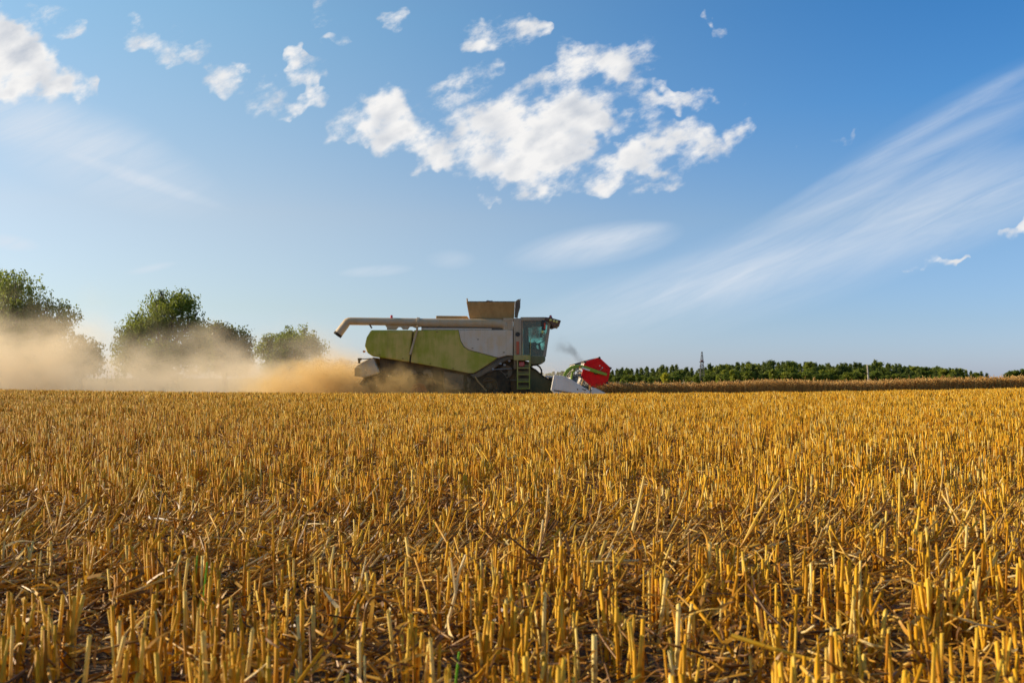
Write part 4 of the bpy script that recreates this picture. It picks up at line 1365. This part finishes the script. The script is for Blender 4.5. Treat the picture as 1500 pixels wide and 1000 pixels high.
mst = MB()
levels = np.linspace(0, 1, 13)
for i in range(12):
    a0, a1 = half_w(levels[i]), half_w(levels[i + 1])
    z0, z1 = gp + H_ * levels[i], gp + H_ * levels[i + 1]
    q0 = [(xp + sx * a0, YP + sy * a0, z0) for sx, sy in ((-1, -1), (1, -1), (1, 1), (-1, 1))]
    q1 = [(xp + sx * a1, YP + sy * a1, z1) for sx, sy in ((-1, -1), (1, -1), (1, 1), (-1, 1))]
    for k in range(4):
        mst.tube([q0[k], q1[k]], .06, 4)
        mst.tube([q0[k], q1[(k + 1) % 4]], .035, 4)
        mst.tube([q0[(k + 1) % 4], q1[k]], .035, 4)
        mst.tube([q1[k], q1[(k + 1) % 4]], .035, 4)
mst.build('mast', M_GALV, pyl)
for py, w_ in ((530, 1.0), (536.5, .9), (540.5, 1.5)):
    z = Z(py, YP)
    arm = MB()
    arm.tube([(xp - w_, YP, z), (xp + w_ * .8, YP, z)], .10, 5)
    arm.tube([(xp - w_, YP, z), (xp, YP, z + .7)], .06, 4)
    arm.tube([(xp + w_ * .8, YP, z), (xp, YP, z + .7)], .06, 4)
    arm.build('cross_arm', M_GALV, pyl)
MB().box(xp - .45, xp + .45, YP - .45, YP + .45, Z(530, YP) + .1, Z(527.4, YP)).build('antenna_box', M_INS, pyl, .05)
YU = 120.0
M_POLE = paint('concrete_pole', (0.42, 0.38, 0.33), (0.3, 0.24, 0.17), .3, .8)
up_x, up_g = X(1272, YU), float(ground(X(1272, YU), YU))
pol = empty('utility_pole', (up_x, YU, up_g), 'thin pale leaning pole standing behind the wheat before the wood', 'pole')
MB().tube([(up_x + .1, YU, up_g - .2), (up_x - .13, YU, Z(534, YU))], [.13, .08], 10).build('pole_shaft', M_POLE, pol, smooth=True)
MB().tube([(up_x - .5, YU, Z(546.6, YU)), (up_x + .05, YU, Z(546.4, YU))], .06, 6).build('cross_bar', M_DARK, pol)

# ------------------------------------------------------------------ dust, chaff and smoke
def volume_box(name, x0, x1, y0, y1, z0, z1, label, cat, color, aniso, build, step=1.0):
    mb = MB().box(x0, x1, y0, y1, z0, z1)
    m = bpy.data.materials.new(name)
    m.use_nodes = True
    nt = m.node_tree
    nt.nodes.remove(nt.nodes['Principled BSDF'])
    g = NG(nt)
    pv_ = g.node('ShaderNodeVolumePrincipled')
    pv_.inputs['Color'].default_value = col4(color)
    pv_.inputs['Anisotropy'].default_value = aniso
    co = g.node('ShaderNodeTexCoord').outputs['Object']
    g.put(pv_.inputs['Density'], build(g, co))
    nt.links.new(pv_.outputs[0], nt.nodes['Material Output'].inputs['Volume'])
    m.cycles.volume_step_rate = step
    return tag(mb.build(name, m), label, cat, kind='stuff')


YD = 46.0


def dust_density(g, co):
    x, y, z = g.sep(co)
    w = g.noise(g.mapping(co, scale=(.55, .55, .8)), .33, 4, .58)
    w2 = g.noise(g.mapping(co, loc=(13, 5, 2), scale=(.8, .8, 1.15)), .85, 3, .55)
    # how high the dust has risen: highest where it has drifted longest
    gz_ = -1.0
    stops = [(-40, 470), (0, 420), (50, 440), (105, 482), (150, 530), (185, 508), (225, 480), (275, 470), (325, 494), (370, 500), (410, 480), (455, 480), (490, 506), (530, 527), (565, 545)]
    lo, hi = X(-40, YD), X(565, YD)
    hmax = 7.0
    tops = [((X(a, YD) - lo) / (hi - lo), (Z(b_, YD) - gz_) / hmax) for a, b_ in stops]
    t = g.rng(x, lo, hi, 0, 1, False)
    h = g.m('MULTIPLY', g.ramp(t, [(p_, v_) for p_, v_ in tops], 'B_SPLINE'), hmax)
    hh = g.m('MULTIPLY', h, g.m('ADD', .18, g.m('MULTIPLY', w, 1.9)))
    rel = g.m('DIVIDE', g.m('SUBTRACT', z, gz_), hh)
    body = g.rng(rel, .12, 1.05, 1.0, 0.0)
    body = g.m('POWER', body, 1.7)
    puff = g.rng(g.m('ADD', g.m('MULTIPLY', w, .55), g.m('MULTIPLY', w2, .45)),   .42, .585, .03, 1.4)
    side = g.m('MULTIPLY', g.rng(y, 40.0, 43.5), g.rng(y, 52.0, 60.0, 1.0, 0.0))
    ends = g.m('MULTIPLY', g.rng(x, X(-60, YD) - 6, X(-20, YD) - 3), g.rng(x, X(500, YD), X(590, YD), 1.0, 0.0))
    d = g.m('MULTIPLY', g.m('MULTIPLY', body, puff), g.m('MULTIPLY', side, ends))
    return g.m('MULTIPLY', d, .34)


volume_box('dust_cloud', X(-60, YD) - 7, X(592, YD), 39.8, 60.2, -1.7, 6.6, 'pale beige dust cloud drifting over the stubble behind the harvester', 'dust',
           (0.91, 0.77, 0.56), .30, dust_density, 1.0)

YC = 37.6


def chaff_density(g, co):
    x, y, z = g.sep(co)
    n_ = g.noise(co, 1.1, 6, .62)
    n2_ = g.noise(co, 5.0, 3, .6)
    gz_ = -.7
    stops = [(340, 556), (372, 548), (400, 540), (440, 532), (480, 527), (510, 529), (530, 535), (560, 543), (590, 538), (620, 541), (680, 545), (760, 553)]
    lo, hi = X(340, YC), X(760, YC)
    hmax = 2.6
    tops = [((X(a, YC) - lo) / (hi - lo), (Z(b_, YC) - gz_) / hmax) for a, b_ in stops]
    t = g.rng(x, lo, hi, 0, 1, False)
    h = g.m('MULTIPLY', g.ramp(t, tops, 'B_SPLINE'), hmax)
    rel = g.m('DIVIDE', g.m('SUBTRACT', z, gz_), g.m('MULTIPLY', h, g.m('ADD', .4, g.m('MULTIPLY', n_, 1.25))))
    body = g.rng(rel, .3, 1.1, 1.0, 0.0)
    puff = g.rng(g.m('ADD', g.m('MULTIPLY', n_, .6), g.m('MULTIPLY', n2_, .4)), .40, .60, .04, 1.7)
    side = g.m('MULTIPLY', g.rng(y, 34.3, 35.9), g.rng(y, 39.2, 41.0, 1.0, 0.0))
    dens_ = g.rng(x, X(520, YC), X(690, YC), 1.0, .26)
    ends = g.m('MULTIPLY', g.rng(x, X(330, YC), X(470, YC)), g.rng(x, X(640, YC), X(755, YC), 1.0, 0.0))
    return g.m('MULTIPLY', g.m('MULTIPLY', g.m('MULTIPLY', body, puff), g.m('MULTIPLY', side, ends)), g.m('MULTIPLY', dens_, 1.5))


volume_box('chaff_spray', X(340, YC), X(762, YC), 34.2, 41.1, -1.0, 1.75, 'dense golden chaff and dust blown out at the rear of the harvester', 'chaff dust',
           (0.84, 0.61, 0.28), .2, chaff_density, .5)

# flying bits of straw in the spray
n = 13000
t = RNG.beta(2.4, 1.5, n)
px_ = 375 + t * 215
yb = RNG.normal(37.6, 1.0, n)
top = np.interp(px_, [370, 440, 500, 540, 600], [566, 530, 524, 536, 556])
py_ = 577 - (577 - top) * RNG.random(n) ** 1.25
p = np.stack([(px_ - 750) / F * yb, yb, CZ + yb * np.tan(np.arctan((500 - py_) / F) + TILT)], 1)
fb = Bag()
fb.add(np_ribbons(p, flat_dirs(n, 1.0), RNG.uniform(.015, .06, n), RNG.uniform(.006, .016, n), 1, np.zeros((n, 3)), RNG.random(n)))
tag(link('flying_chaff', fb.mesh('flying_chaff'), LITTER), 'loose bits of straw flying in the spray from the chopper', 'chaff', kind='stuff')


def smoke_density(g, co):
    x, y, z = g.sep(co)
    Ysm = 43.5
    n_ = g.noise(co, 1.6, 4, .6)
    wob = g.m('MULTIPLY', g.m('SUBTRACT', g.noise(co, .9, 3, .5), .5), .9)
    x0, z0 = X(856, Ysm), Z(533, Ysm)
    x1, z1 = X(814, Ysm), Z(497, Ysm)
    L_2 = math.hypot(x1 - x0, z1 - z0)
    ux, uz = (x1 - x0) / L_2, (z1 - z0) / L_2
    rx_, rz_ = g.m('SUBTRACT', x, x0), g.m('SUBTRACT', z, z0)
    along = g.m('ADD', g.m('MULTIPLY', rx_, ux), g.m('MULTIPLY', rz_, uz))
    across = g.m('ADD', g.m('ADD', g.m('MULTIPLY', rx_, -uz), g.m('MULTIPLY', rz_, ux)), wob)
    dy_ = g.m('SUBTRACT', y, Ysm)
    rad_ = g.m('ADD', .16, g.m('MULTIPLY', along, .12))
    q = g.m('DIVIDE', g.m('SQRT', g.m('ADD', g.m('MULTIPLY', across, across), g.m('MULTIPLY', dy_, dy_))), rad_)
    d = g.m('MULTIPLY', g.rng(q, .2, 1.3, 1.0, 0.0), g.rng(n_, .38, .62, .1, 1.3))
    d = g.m('MULTIPLY', d, g.m('MULTIPLY', g.rng(along, -.25, .3), g.rng(along, .7, 1.75, 1.0, 0.0)))
    return g.m('MULTIPLY', d, 1.5)


volume_box('smoke', X(796, 43.5), X(872, 43.5), 42.8, 44.2, Z(548, 43.5), Z(480, 43.5), 'thin dark grey smoke wisp slanting up between cab and reel', 'smoke',
           (0.12, 0.12, 0.13), 0.0, smoke_density, .4)


def front_dust(g, co):
    x, y, z = g.sep(co)
    n_ = g.noise(co, .8, 4, .6)
    gz_ = -1.0
    rel = g.m('DIVIDE', g.m('SUBTRACT', z, gz_), g.m('ADD', .9, g.m('MULTIPLY', n_, 2.6)))
    d = g.m('MULTIPLY', g.rng(rel, .2, 1.1, 1.0, 0.0), g.rng(n_, .35, .65, .3, 1.2))
    e = g.m('MULTIPLY', g.rng(x, X(700, YD), X(745, YD)), g.rng(x, X(810, YD), X(885, YD), 1.0, 0.0))
    return g.m('MULTIPLY', g.m('MULTIPLY', d, e), .22)


volume_box('header_dust', X(695, YD), X(890, YD), 43.0, 50.0, -1.6, 2.4, 'faint dust haze hanging behind the feeder house and cab', 'dust',
           (0.90, 0.80, 0.64), .2, front_dust, 1.0)
